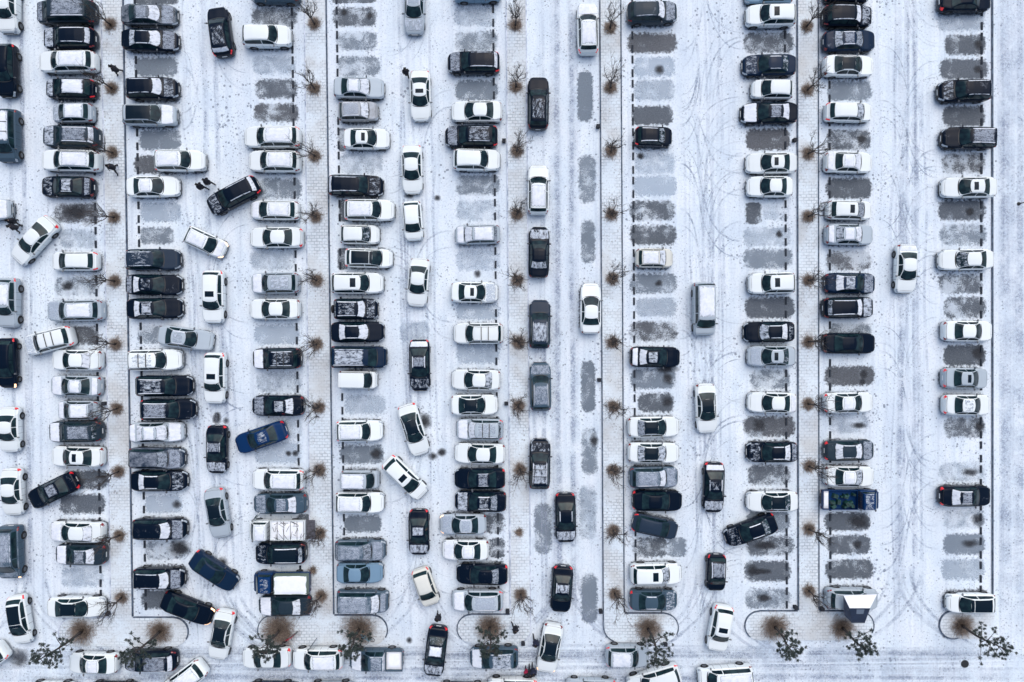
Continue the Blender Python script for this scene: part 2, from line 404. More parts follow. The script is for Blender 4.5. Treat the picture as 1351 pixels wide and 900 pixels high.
def body_mesh(t):
    s = SHAPE[t]; xs = set()
    for a, _ in s['top']+s['belt']+WF: xs.add(round(a, 4))
    for xc in wheel_pos(t):
        if xc < 1:
            r = (RW[t]+.055)/s['L']
            for k in range(9): xs.add(round(xc+r*math.cos(math.pi*k/8)*.999, 4))
    for k in range(24): xs.add(round(k/23, 4))
    xs = sorted(xs); xx = [xs[0]]
    for a in xs[1:]:
        if a-xx[-1] > .004: xx.append(a)
    if xx[-1] < 1: xx.append(1.)
    vlist = [0, 1, 1.5, 2, 2.5, 3, 4, 5, 5.5, 6, 7, 7.5, 8, 8.5, 9]
    vs = []; n = 2*len(vlist)-1
    for x in xx:
        for v in vlist: vs.append(tuple(ring_pt(t, x, v, 1)))
        for v in reversed(vlist[:-1]): vs.append(tuple(ring_pt(t, x, v, -1)))
    fs = []
    for i in range(len(xx)-1):
        for k in range(n):
            a, b = i*n+k, i*n+(k+1) % n
            fs.append((a, b, b+n, a+n))
    fs.append(tuple(range(n-1, -1, -1))); fs.append(tuple((len(xx)-1)*n+k for k in range(n)))
    return mesh_from('body_'+t, vs, fs, M_PAINT, True, None, 38)
def skin_patch(t, x0, x1, v0, v1, nx, nv, off, bow=0, both=False, sgn=1, m=None, thick=0, name='patch'):
    """piece of the skin lifted by off; both=True spans the centre line"""
    vs = []; uv = []
    def S(x, q):
        if both:
            a = abs(q); return ring_pt(t, x, 9-(9-v0)*a, 1 if q >= 0 else -1)
        return ring_pt(t, x, v0+(v1-v0)*q, sgn)
    rows = []
    for i in range(nx+1):
        for j in range(nv+1):
            q = (-1+2*j/nv) if both else j/nv
            bq = (q*q if both else 0)
            xa = x0+bow*bq*(1 if x0 < .5 else 1); xb = x1+bow*bq*.6
            x = xa+(xb-xa)*i/nx
            p = S(x, q)
            e = .003
            du = S(min(1, x+e), q)-S(max(0, x-e), q)
            dq = .04
            dv = S(x, min(1, q+dq))-S(x, max(-1 if both else 0, q-dq))
            nn = du.cross(dv)
            if nn.length < 1e-9: nn = Vector((0, 0, 1))
            nn.normalize()
            c = Vector((0, 0, .5))
            ref = Vector((0, p.y, max(.3, p.z-.4)))
            if nn.dot(Vector((0, p.y, .6 if both or v0 > 6 else .15))) < 0: nn = -nn
            ed = min(i/nx, 1-i/nx, j/nv, 1-j/nv)
            vs.append(tuple(p+nn*(off+thick*min(1, ed*5)))); uv.append((i/nx, j/nv))
    fs = []
    for i in range(nx):
        for j in range(nv):
            a = i*(nv+1)+j; f = (a, a+1, a+nv+2, a+nv+1)
            fs.append(f)
    me = mesh_from(name, vs, fs, m, True, uv)
    # make faces look outward
    me.update()
    up = sum((Vector(p.normal).dot(Vector((0, p.center.y*.6, 1))) for p in me.polygons))
    if up < 0: me.flip_normals()
    return me
def side_window_mesh(t, sgn):
    s = SHAPE[t]; a, b = s['side']; sp = s['split']
    mb = MB()
    for (x0, x1) in ((a, sp-.008), (sp+.008, b)):
        if x1-x0 < .04: continue
        me = skin_patch(t, x0, x1, 5.12, 5.9, 8, 3, .006, sgn=sgn)
        mb.add([v.co for v in me.vertices], [tuple(p.vertices) for p in me.polygons]); bpy.data.meshes.remove(me)
    return mb.mesh('side_window', M_GLASS, True)
def wheel_mesh(t):
    r = RW[t]; n = 22; vs = []; fs = []
    prof = [(.11, .55), (.11, .86), (.10, .95), (.075, 1.0), (-.075, 1.0), (-.1, .95), (-.11, .86)]
    for k in range(n):
        a = 2*math.pi*k/n
        for (y, q) in prof: vs.append((q*r*math.cos(a), y, q*r*math.sin(a)))
    m = len(prof)
    for k in range(n):
        for j in range(m-1): fs.append((k*m+j, ((k+1) % n)*m+j, ((k+1) % n)*m+j+1, k*m+j+1))
    nt_ = len(fs)
    fs.append(tuple(k*m+m-1 for k in reversed(range(n))))
    base = len(vs)      # rim: dished disc with spokes
    for k in range(n):
        a = 2*math.pi*k/n
        vs.append((.55*r*math.cos(a)*1.0, .108, .55*r*math.sin(a)))
        vs.append((.5*r*math.cos(a), .085 if k % 4 < 2 else .105, .5*r*math.sin(a)))
    c = len(vs); vs.append((0, .1, 0))
    rf = len(fs)
    for k in range(n):
        a, b = base+2*k, base+2*((k+1) % n)
        fs.append((a, b, b+1, a+1)); fs.append((a+1, b+1, c))
    me = mesh_from('wheel', vs, fs, M_TYRE, True, None, 40); me.materials.append(M_RIM)
    for p in me.polygons[rf:]: p.material_index = 1
    return me
def mirror_mesh(sgn):
    bm = bmesh.new(); bmesh.ops.create_icosphere(bm, subdivisions=2, radius=1)
    for v in bm.verts: v.co = Vector((v.co.x*.075, v.co.y*.125, v.co.z*.085))
    me = bpy.data.meshes.new('mirror'); bm.to_mesh(me); bm.free(); me.materials.append(M_PAINT)
    me.polygons.foreach_set('use_smooth', [True]*len(me.polygons)); return me
def box_mesh(name, x0, x1, y0, y1, z0, z1, m, top=0):
    b = MB(); b.box(x0, x1, y0, y1, z0, z1, top); return b.mesh(name, m)

LIB = {}
def get_lib(t):
    if t in LIB: return LIB[t]
    s = SHAPE[t]; d = {}
    d['body'] = body_mesh(t)
    a, b, bow = s['ws']; d['windshield'] = skin_patch(t, a-.01, b, 6.35, 9, 8, 12, .007, bow, True, m=M_GLASS, name='windshield')
    if s['rw']:
        a, b, bow = s['rw']; d['rear_window'] = skin_patch(t, a, b, 6.4, 9, 6, 12, .007, bow, True, m=M_GLASS, name='rear_window')
    d['side_l'] = side_window_mesh(t, 1); d['side_r'] = side_window_mesh(t, -1)
    van = t in 'VKT'
    hx = (.006, .06) if not van else (.004, .035)
    for sg, k in ((1, 'l'), (-1, 'r')):
        d['head_'+k] = skin_patch(t, .008, .085 if not van else .05, 3.1, 5.9, 5, 5, .007, sgn=sg, m=M_HEAD, name='headlight')
        if t != 'T':
            if t in 'SP': d['tail_'+k] = skin_patch(t, .955, .996, 2.6, 5.8 if t == 'S' else 4.2, 4, 5, .007, sgn=sg, m=M_TAIL, name='tail_light')
            else: d['tail_'+k] = skin_patch(t, .925, .99, 2.9, 5.0, 4, 5, .008, sgn=sg, m=M_TAIL, name='tail_light')
    d['tailtop_l'] = None
    d['wheel'] = wheel_mesh(t)
    d['mirror'] = mirror_mesh(1)
    # covers
    a, b = s['hood']; d['cH'] = skin_patch(t, a, b, 5.3, 9, 8, 12, .006, 0, True, thick=.02, name='bonnet_snow')
    a, b, bow = s['ws']; d['cW'] = skin_patch(t, a-.012, b+.005, 6.2, 9, 8, 12, .012, bow, True, thick=.02, name='windshield_snow')
    a, b = s['roofx']; d['cR'] = skin_patch(t, a, b, 6.9, 9, 10, 12, .006, 0, True, thick=.03, name='roof_snow')
    d['gR'] = skin_patch(t, s['ws'][1]+.004, b-.02 if t != 'S' else s['rw'][0]-.003, 6.95, 9, 10, 12, .006, 0, True, name='glass_roof', m=M_GROOF)
    if s['rw']: a, b, bow = s['rw']; d['cB'] = skin_patch(t, a-.005, b+.005, 6.2, 9, 6, 12, .012, bow, True, thick=.02, name='rear_window_snow')
    if s['trunk']: a, b = s['trunk']; d['cT'] = skin_patch(t, a, b, 5.3, 9, 6, 12, .006, 0, True, thick=.02, name='boot_snow')
    d['sun'] = skin_patch(t, lerp(*s['roofx'], .12), lerp(*s['roofx'], .52 if t == 'S' else .36), 7.75, 9, 4, 8, .008, 0, True, name='sunroof', m=M_GROOF)
    if t in 'UVHSP':
        for sg, k in ((1, 'l'), (-1, 'r')):
            mb = MB(); x0, x1 = s['roofx']
            pts = [ring_pt(t, lerp(x0, x1, q), 6.95, sg)+Vector((0, 0, .035 if 0 < q < 1 else .0)) for q in (0, .06, .3, .5, .7, .94, 1)]
            mb.tube(pts, [.02]*7, 5); d['rail_'+k] = mb.mesh('roof_rail', M_CHROME, True)
        mb = MB()
        for q in (.3, .62):
            x = lerp(*s['roofx'], q); p = ring_pt(t, x, 7, 1)
            mb.box(p.x-.03, p.x+.03, -p.y, p.y, p.z+.05, p.z+.085)
            for sg in (1, -1): mb.box(p.x-.03, p.x+.03, sg*p.y-.02, sg*p.y+.02, p.z-.01, p.z+.05)
        d['bars'] = mb.mesh('roof_bars', M_TRIM)
    x = s['L']/2
    z = .55 if t != 'T' else .5
    d['plate_f'] = box_mesh('number_plate', x-.01, x+.012, -.26, .26, z-.12, z-.01, M_PLATE)
    d['plate_b'] = box_mesh('number_plate', -x-.012, -x+.01, -.22, .22, z+.02, z+.15, M_PLATE)
    # cowl strip below the windscreen
    a, b, bow = s['ws']; d['cowl'] = skin_patch(t, a-.026, a-.009, 5.9, 9, 2, 10, .005, bow, True, m=M_TRIM, name='cowl')
    hb = s['hood'][0]+.004
    d['seam'] = skin_patch(t, hb, hb+.0045, 4.9, 9, 2, 16, .004, .05 if t not in 'KVT' else .02, True, m=M_TRIM, name='bonnet_seam')
    if s['trunk']: d['seam_b'] = skin_patch(t, .972, .976, 5.0, 9, 2, 14, .004, -.03, True, m=M_TRIM, name='boot_seam')
    for sg, k in ((1, 'l'), (-1, 'r')):
        d['edge_'+k] = skin_patch(t, s['roofx'][0]-.02, s['roofx'][1]+.02, 6.25, 7.15, 14, 3, .008, sgn=sg, thick=.02, name='roof_edge_snow', m=M_SNOWC)
    # front grille
    mb = MB(); gz = {'S': .5, 'U': .62, 'H': .52, 'V': .62, 'K': .6, 'P': .66, 'T': .7}[t]
    yy = s['W']*.33
    mb.box(x-.02, x+.018, -yy, yy, gz-.24, gz-.14, .008); mb.box(x-.03, x+.01, -yy*.75, yy*.75, gz-.04, gz+.04, .008)
    d['grille'] = mb.mesh('grille', M_TRIM)
    LIB[t] = d; return d

COLS = {'w': (.79, .85, .865), 'v': (.42, .49, .55), 'k': (.002, .007, .018), 'n': (.006, .02, .05), 'g': (.022, .038, .055),
        'l': (.055, .095, .135), 'b': (.005, .032, .11), 'c': (.17, .28, .39), 'e': (.66, .67, .62), 'd': (.02, .035, .06), 'y': (.30, .32, .34)}
CNAME = {'w': 'white', 'v': 'silver', 'k': 'black', 'n': 'navy', 'g': 'dark grey', 'l': 'slate grey', 'b': 'blue', 'c': 'light blue', 'e': 'cream', 'd': 'blue-black', 'y': 'grey'}
KNAME = {'S': ('sedan', 'sedan', 'car'), 'U': ('sport_utility_car', 'SUV', 'car'), 'H': ('hatchback', 'hatchback', 'car'), 'V': ('minivan', 'minivan', 'van'), 'K': ('microvan', 'boxy microvan', 'van'), 'P': ('pickup_truck', 'pickup truck', 'pickup')}
def setmat(o, m):
    o.material_slots[0].link = 'OBJECT'; o.material_slots[0].material = m
def build_vehicle(t, px, py, Lpx, ang, col, pan='.....', ext='', zc=.6):
    s = SHAPE[t]; d = get_lib(t); lo = Lpx/FPX*(H-zc)
    c = P(px, py, zc)
    sxl = lo/s['L']
    if t == 'T': sxl = 1
    root = empty(KNAME[t][0] if t in KNAME else 'flatbed_truck', (c.x, c.y, 0), R(ang), (sxl, 1.0, 1.0))
    root.location.z = .012
    rgb = COLS[col]; j = 1+random.uniform(-.06, .06) if col not in 'w' else random.uniform(.94, 1.02)
    rgb = tuple(min(.9, q*j) for q in rgb)
    frost = .58 if 'z' in ext else (.38 if ('f' in pan) else .0)
    if col == 'w': frost = .0
    def part(key, name, m=None, colour=None, label=None):
        if d.get(key) is None: return None
        o = new_obj(name, d[key], root)
        if colour: o.color = colour
        if m: setmat(o, m)
        if label: o['label'] = label
        return o
    part('body', 'body', colour=(*rgb, frost))
    part('windshield', 'windshield'); part('rear_window', 'rear_window')
    part('side_l', 'side_window'); part('side_r', 'side_window')
    part('cowl', 'cowl'); part('grille', 'grille'); part('seam', 'bonnet_seam'); part('seam_b', 'boot_seam')
    if col not in 'we' and any(q in pan for q in 'fspq') and random.random() < .8:
        for k in 'lr': part('edge_'+k, 'roof_edge_snow', M_SNOWC, (1, 1, 1, random.uniform(.62, .85)))
    for k in 'lr':
        part('head_'+k, 'headlight', M_HEADLIT if 'L' in ext else None)
        part('tail_'+k, 'tail_light', M_TAILLIT if 'R' in ext else None)
    part('plate_f', 'number_plate')
    if t != 'T': part('plate_b', 'number_plate')
    p = ring_pt(t, s['ws'][0]+.06, 5, 1)
    for sg in (1, -1):
        o = new_obj('mirror', d['mirror'], root); o.color = (*rgb, 0); o.location = (p.x, sg*(p.y+.13), p.z+.06)
    for xc in wheel_pos(t):
        if xc > 1: continue
        for sg in (1, -1):
            o = new_obj('wheel', d['wheel'], root); x = (.5-xc)*s['L']
            w = ring_pt(t, xc, 2, 1).y
            o.location = (x, sg*(w-.115), RW[t]); o.rotation_euler = (0, 0, 0 if sg > 0 else math.pi)
            o.scale = (1/sxl, 1, 1)
    for ch, key, nm in zip(pan, 'HWRBT', ('bonnet_snow', 'windshield_snow', 'roof_snow', 'rear_window_snow', 'boot_snow')):
        if ch == '.': continue
        if ch == 'g' and key == 'R': part('gR', 'glass_roof'); continue
        cov = {'s': .92 if key not in 'WB' else .76, 'p': random.uniform(.47, .56), 'f': .78, 'q': .64}[ch]
        o = part('c'+key, nm, M_FILM if ch == 'f' else M_SNOWC, (1, 1, 1, cov)) if d.get('c'+key) is not None and len(d['c'+key].materials) else None
        if o is None and d.get('c'+key) is not None:
            d['c'+key].materials.append(M_SNOWC); o = part('c'+key, nm, M_FILM if ch == 'f' else M_SNOWC, (1, 1, 1, cov))
    if 'o' in ext: part('sun', 'sunroof')
    if 'r' in ext: part('rail_l', 'roof_rail'); part('rail_r', 'roof_rail')
    if 'x' in ext: part('bars', 'roof_bars')
    if 's' in ext:
        o = new_obj('spare_wheel', d['wheel'], root); o.location = (-s['L']/2-.06, 0, .85); o.rotation_euler = (0, 0, R(90))
    if 'd' in ext:       # driver door standing open
        a = .34; b_ = .56; q = ring_pt(t, a, 3, 1); e = ring_pt(t, b_, 3, 1)
        ln = q.x-e.x; sg = -1 if 'D' in ext else 1
        mb = MB(); mb.box(-ln, 0, -.04, .03, -.5, .06, .01)
        dr = mb.mesh('door', M_PAINT); o = new_obj('door', dr, root); o.color = (*rgb, 0)
        o.location = (q.x, sg*(q.y+.02), q.z); o.rotation_euler = (0, 0, -sg*R(52))
        o['label'] = 'front door standing open'
        mb = MB(); mb.box(-ln*.9, -ln*.15, -.015, .0, .065, .40, .0)
        new_obj('door_window', mb.mesh('door_window', M_GLASS), o)
    return root

# row, px, py, length(px), heading, type, colour, panels(bonnet windshield roof rear boot), extras
CARS = '''
z 12 12 64 270 U w ..... 
z 10 94 68 270 U k ..... R
z 12 180 68 270 V l ..s.. x
z 12 400 66 270 U v ..s.. R
z 11 479 66 270 H k ..... RL
z 14 567 60 270 S w ..... R
z 18 649 63 270 S w ..... R
z 16 728 70 270 V l ..f.. Lz
z 28 817 66 278 H w ..g.. R
z -12 868 50 215 U w ..... R
l -16 277 64 0 U v ssss. 
a 89 18 76 180 V g f.f.. 
a 93 52 68 180 U k q..s. 
a 91 83 76 180 U w ..s.. 
a 94 118 66 180 H k q.s.. R
a 97 150 54 180 H v q.s.. 
a 95 181 74 180 U g q.fs. 
a 95 213 77 180 U w ..s.. r
a 90 247 70 180 S k p.q.f
a 100 345 62 180 H w ..... R
a 101 410 74 180 U v f.s.. 
a 102 475 67 180 S w ...s. 
a 101 509 68 180 S v s.s.s 
a 104 541 54 180 H v s.sff 
a 101 569 70 180 U g s.fp. 
a 103 602 70 180 S w ..... o
a 102 701 74 180 S w s..s. 
a 107 731 68 180 S g s.fs. 
a 102 800 74 0 S w ..g.. 
p 46 318 73 227 S w ..... R
p 66 450 66 194 U w f.... xR
p 71 647 70 206 S k ..f.. R
b 198 21 72 0 S g fsf.. z
b 199 54 73 0 S k fs.q. 
b 202 118 67 0 U k ps.p. 
b 199 153 70 0 U v s.g.. 
b 203 247 68 0 S w ..s.. o
b 203 343 71 0 U d ..ps. 
b 204 376 72 0 S k ..psf 
b 205 407 72 0 S k ..qs. 
b 206 475 71 0 U w ..p.. x
b 218 509 74 0 U k ..p.. 
b 223 540 72 0 U k ..f.. R
b 208 570 71 0 S v sssss 
b 208 604 73 0 U d ff... z
b 211 634 73 0 S k p..s. 
b 212 697 71 0 U k fs... 
b 211 762 67 0 U k fs..f 
b 239 213 66 0 U w ..s.. R
c 364 -9 64 180 U l ..... 
c 353 49 64 0 U w ..... 
c 360 182 74 180 U w ..s.. R
c 363 214 68 180 U w ..s.. 
c 363 278 64 180 H w s.s.s 
c 365 314 70 180 S w ..... R
c 364 374 63 180 U v s.q.. 
c 363 408 67 180 S w ..... 
c 366 473 64 180 U k s.p.. x
c 367 535 69 180 S k f.qs. 
c 368 632 69 180 U w ..s.. R
c 370 664 71 180 S l f.fs. 
c 371 729 67 180 U k p.gq. o
c 376 798 70 180 S g s..s. dD
x 292 43 64 98 U k ..ps. R
x 309 259 72 207 U k p..s. R
x 272 320 56 335 H w s.s.. L
x 283 392 70 270 U w ..... oR
x 246 446 72 352 S v ..p.. 
x 285 499 68 270 U w ..... oR
x 287 593 64 270 S k q.f.. R
x 288 677 67 279 S v ..g.. R
x 345 577 70 199 S b ..p.. R
x 283 753 68 325 S n ..... R
x 248 802 70 338 S k ..... L
x 293 837 68 259 S w ..g.. R
x 244 896 66 217 U w ..s.. 
d 474 117 66 0 S v .ss.. 
d 473 148 52 0 H y .sf.. z
d 484 184 60 0 S w ..... oR
d 470 246 72 0 U k p..s. 
d 488 278 66 0 U w ..s.. R
d 475 310 52 0 H w .p... 
d 487 341 63 0 H w ..g.. R
d 472 374 69 0 U w ..... o
d 470 408 58 0 U k pspp. s
d 472 438 69 0 S k .s.s. 
d 474 471 73 0 V n ..q.. 
d 473 501 50 0 K w ..... 
d 475 568 62 0 U w ..s.. R
d 476 632 50 0 K v ..s.. 
d 475 662 65 0 U w ..s.. 
d 476 725 67 0 U l ffff. z
d 475 755 61 0 S c ..... 
d 479 792 68 0 V l fsf.. z
y 547 10 70 270 S v q.f.. 
y 555 127 66 270 S w ..... oR
y 544 224 64 271 S w ..... R
y 545 292 52 274 H w ..... 
y 552 373 64 265 S w ..... 
y 554 482 68 270 S k p.f.s R
y 546 567 70 287 S w ..g.. R
y 535 630 68 315 H w ..... oR
y 553 702 61 270 S k q.q.. R
y 562 774 52 289 H e ..... R
y 575 859 68 263 S k q.sp. R
f 630 -11 62 0 U c ..... 
f 625 84 68 180 U k f..s. R
f 629 148 67 180 S w ..... 
f 622 181 69 180 U k f.p.. R
f 629 212 62 0 U w ..... 
f 630 310 59 180 H v sssfs 
f 626 386 62 0 S w f.... o
f 631 440 66 180 U w ..... xr
f 628 501 65 180 S w ...q. 
f 626 534 62 0 S w ..g.. 
f 633 566 62 180 U v sspp. xR
f 633 598 67 180 S w ..... 
f 633 631 67 180 S k ..f.. R
f 634 661 68 180 S k q.pf. 
f 611 691 62 180 S v f.f.. L
f 614 725 62 180 S w s.s.. 
f 636 757 68 180 S k ...f. R
f 630 791 68 180 U v s.f.. rR
r 710 137 68 90 U k ..p.. 
r 710 251 65 90 U w ..s.. r
r 711 333 67 90 S k q..q. 
r 712 428 64 90 U d ..q.. r
r 713 510 64 90 U l f.f.. r
r 712 612 66 90 U k p.q.. x
r 775 39 66 90 U w s.s.. R
r 779 407 67 90 S w ..... 
r 746 683 66 270 S k q.... R
r 741 777 62 266 S k ..q.. R
r 725 855 67 260 S w ..g.. L
h 860 18 65 0 U g fs... 
h 862 181 49 0 H k .p... R
h 863 341 49 0 H e .ss.s 
h 864 471 66 0 S k ..qss 
h 862 563 68 0 S w ..gf. 
h 862 597 68 0 S w .qgq. 
h 862 629 64 0 U l fsf.. z
h 867 660 66 0 S k ..... R
h 864 694 61 347 H d ..... R
h 865 756 68 0 U w .q... o
h 862 791 63 0 S l p.... R
j 1014 -8 62 180 S c ..... 
j 1016 22 65 180 U w ..... o
j 1014 87 69 180 S n p..p. 
j 1018 119 54 180 H w ..... 
j 1014 150 73 180 S k s.fs. 
j 1017 216 66 180 S w ..... o
j 1015 247 60 180 S w ..... 
j 1017 374 61 180 U w ..... o
j 1014 438 66 180 S k .q.sp 
j 1017 470 62 180 S v f..p. o
j 1018 531 64 180 S w ....s 
j 1018 596 66 180 S k p..sf 
j 1018 661 67 180 S w ..gp. 
t 928 408 70 270 V v ..s.. 
t 931 539 66 273 S w ..g.. 
t 941 643 67 270 S k q.p.s R
t 944 755 49 270 H k ..f.. R
t 949 828 62 260 U w ..... oR
t 956 892 72 184 V w ..s.. 
t 990 699 70 200 S k p..p. R
l8 1117 -10 60 0 S k ..... 
l8 1117 23 64 0 U k ps... 
l8 1120 55 68 0 S n .ffq. 
l8 1119 88 66 0 S w ..g.. 
l8 1119 149 62 0 H w .q... R
l8 1119 215 63 0 S w .ss.s 
l8 1120 278 60 0 H w .f... o
l8 1120 310 63 0 S v .ssqs 
l8 1121 374 67 0 S n f.qs. 
l8 1118 406 66 0 U k qs.q. 
l8 1120 453 69 0 S k ..... 
l8 1119 531 65 0 S w ..s.. R
l8 1120 594 66 0 S g fs.s. R
l8 1120 628 66 0 S w .qs.. 
l8 1123 789 69 0 U v ..... r
u 1194 355 64 269 S w ....s 
n 1273 2 68 0 S k ..... R
n 1271 121 67 180 U k p..f. 
n 1277 183 70 180 U k ..f.. 
n 1277 248 71 180 S w ..... o
n 1273 343 70 180 S w .p... 
n 1276 437 66 0 S w ..... 
n 1273 499 60 0 S v ..... oR
n 1275 534 63 0 S w ..p.. R
n 1273 654 68 0 S k ..fs. R
n 1280 795 64 180 H w ..g.. 
s 124 874 66 180 S w ..s.. 
s 200 870 70 180 U k f.fs. r
s 352 867 65 180 S w ..... R
s 420 868 67 180 U w ..s.. rdDR
s 652 866 64 180 U l s.q.. 
s 827 864 57 0 U v ..s.. R
s 862 896 72 197 U w ..... R
s 676 907 66 180 U w ..... R
s 779 908 66 180 S v ..... R
s 70 913 60 180 U w ..... 
s 150 913 64 180 S k ..... 
s 360 913 64 180 U n ..... 
s 438 913 60 180 U v ..... 
s 610 914 66 180 S k ..... 
'''
PLACE = {'z': 'in the queue at the far left edge', 'l': 'nose at the left edge', 'p': 'backing out of the leftmost row',
 'a': 'in the leftmost row', 'b': 'in the second row', 'c': 'in the third row', 'd': 'in the fourth row', 'f': 'in the fifth row',
 'h': 'in the sixth row', 'j': 'in the seventh row', 'l8': 'in the eighth row', 'n': 'in the rightmost row',
 'x': 'in the aisle before the third row', 'y': 'in the aisle before the fifth row', 'r': 'on the central two-lane road', 't': 'in the aisle before the seventh row',
 'u': 'alone in the rightmost aisle', 's': 'on the bottom road'}
GROUP = {'z': 'cars queuing at the left edge', 'p': 'cars backing out of the leftmost row', 's': 'cars along the bottom road', 'r': 'cars on the central road',
 'x': 'cars in the aisle before the third row', 'y': 'cars in the aisle before the fifth row', 't': 'cars in the aisle before the seventh row'}
ORD = ['first', 'second', 'third', 'fourth', 'fifth', 'sixth', 'seventh', 'eighth', 'ninth', 'tenth', 'eleventh', 'twelfth', 'thirteenth', 'fourteenth', 'fifteenth', 'sixteenth', 'seventeenth', 'eighteenth', 'nineteenth', 'twentieth', 'twenty-first', 'twenty-second']
cars = []
for ln in CARS.strip().splitlines():
    q = ln.split()
    cars.append((q[0], float(q[1]), float(q[2]), float(q[3]), float(q[4]), q[5], q[6], q[7], q[8] if len(q) > 8 else ''))
FOOT = [(c[1], c[2], c[3], c[4]) for c in cars]
special = [('c', 366, 698), ('c', 372, 765), ('l8', 1120, 658), ('s', 497, 869)]
def order_in(row, px, py):
    al = [(c[1], c[2]) for c in cars if c[0] == row]+[(a, b) for r, a, b in special if r == row]
    key = (lambda q: q[0]) if row == 's' else (lambda q: q[1])
    al.sort(key=key)
    if row == 's': al.sort(key=lambda q: q[0])
    return al.index((px, py)), len(al)
def place_words(row, px, py):
    i, n = order_in(row, px, py)
    if row in 'ul': return PLACE[row]
    if row == 's': w = 'leftmost' if i == 0 else ORD[i]+' from left'
    elif i == 0: w = 'topmost'
    elif i == n-1: w = 'bottom one'
    else: w = ORD[i]+' down'
    return w+' '+PLACE[row]
def feature(t, pan, ext):
    if 'd' in ext: return 'with an open front door'
    if pan[2] == 'g': return 'with black glass roof'
    if 'x' in ext: return 'with roof crossbars'
    if pan[1] == 's': return 'with snow-covered windshield'
    if 's' in ext: return 'with rear spare wheel'
    if 'o' in ext: return 'with dark sunroof'
    if pan[2] in 'pq': return 'with patchy snowy roof'
    if pan[3] == 's': return 'with snowy rear window'
    if 'L' in ext: return 'with headlights on'
    if 'r' in ext: return 'with roof rails'
    if 'R' in ext: return 'with red tail lights'
    if pan[2] == 's': return 'with snowy roof'
    if pan[0] in 'sqf': return 'with frosted bonnet'
    return 'with clear windows'
for (row, px, py, Lp, ang, t, col, pan, ext) in cars:
    a = ang+(random.uniform(-1.3, 1.3) if ang in (0, 180, 90, 270) else 0)
    a -= .5
    root = build_vehicle(t, px, py, Lp, a, col, pan, ext)
    tag(root, '%s %s %s, %s' % (CNAME[col], KNAME[t][1], feature(t, pan, ext), place_words(row, px, py)), KNAME[t][2], GROUP.get(row, 'cars parked '+PLACE[row] if row not in 'ul' else None))

# ------------------------------------------------------------------ pickups and light trucks
def bed_box(root, x0, x1, w, z0, z1, m, colour=None, name='cargo_bed'):
    mb = MB(); t = .05
    mb.box(x0, x1, -w, w, z0-.06, z0)
    mb.box(x0, x1, w-t, w, z0+.001, z1); mb.box(x0, x1, -w, -w+t, z0+.001, z1)
    mb.box(x0, x0+t, -w+t+.001, w-t-.001, z0+.001, z1-.003); mb.box(x1-t, x1, -w+t+.001, w-t-.001, z0+.001, z1-.003)
    o = new_obj(name, mb.mesh(name, m), root)
    if colour: o.color = colour
    return o
def pickup(px, py, Lp, ang, col, label, pan, bedfill, cat='pickup', row=None):
    root = build_vehicle('P', px, py, Lp, ang, col, pan, 'R')
    s = SHAPE['P']; x1 = (.5-.68)*s['L']; x0 = -s['L']/2+.02
    bed_box(root, x0, x1, .90, .82, 1.12, M_PAINT, (*COLS[col], 0))
    if bedfill: snow_slab(root, x0+.06, x1-.06, -.84, .84, .83, .95, 'bed_snow')
    tag(root, label, cat); return root
def snow_slab(root, x0, x1, y0, y1, z0, z1, name, m=None):
    nx, ny = 14, 10; vs = []; fs = []
    for i in range(nx+1):
        for j in range(ny+1):
            x = lerp(x0, x1, i/nx); y = lerp(y0, y1, j/ny); e = min(i/nx, 1-i/nx, j/ny, 1-j/ny)
            vs.append((x, y, z0+(z1-z0)*min(1, e*6)+.02*noise.noise(Vector((x*3, y*3, z0+px_seed())))))
    for i in range(nx):
        for j in range(ny):
            a = i*(ny+1)+j; fs.append((a, a+ny+1, a+ny+2, a+1))
    return new_obj(name, mesh_from(name, vs, fs, m or M_SNOWTOP, True), root)
def px_seed(): return 1.7
pickup(497, 869, 71, 179.5, 'l', 'slate grey pickup truck with snow-filled bed beside the island pine, on the bottom road', 's.fs.', True)

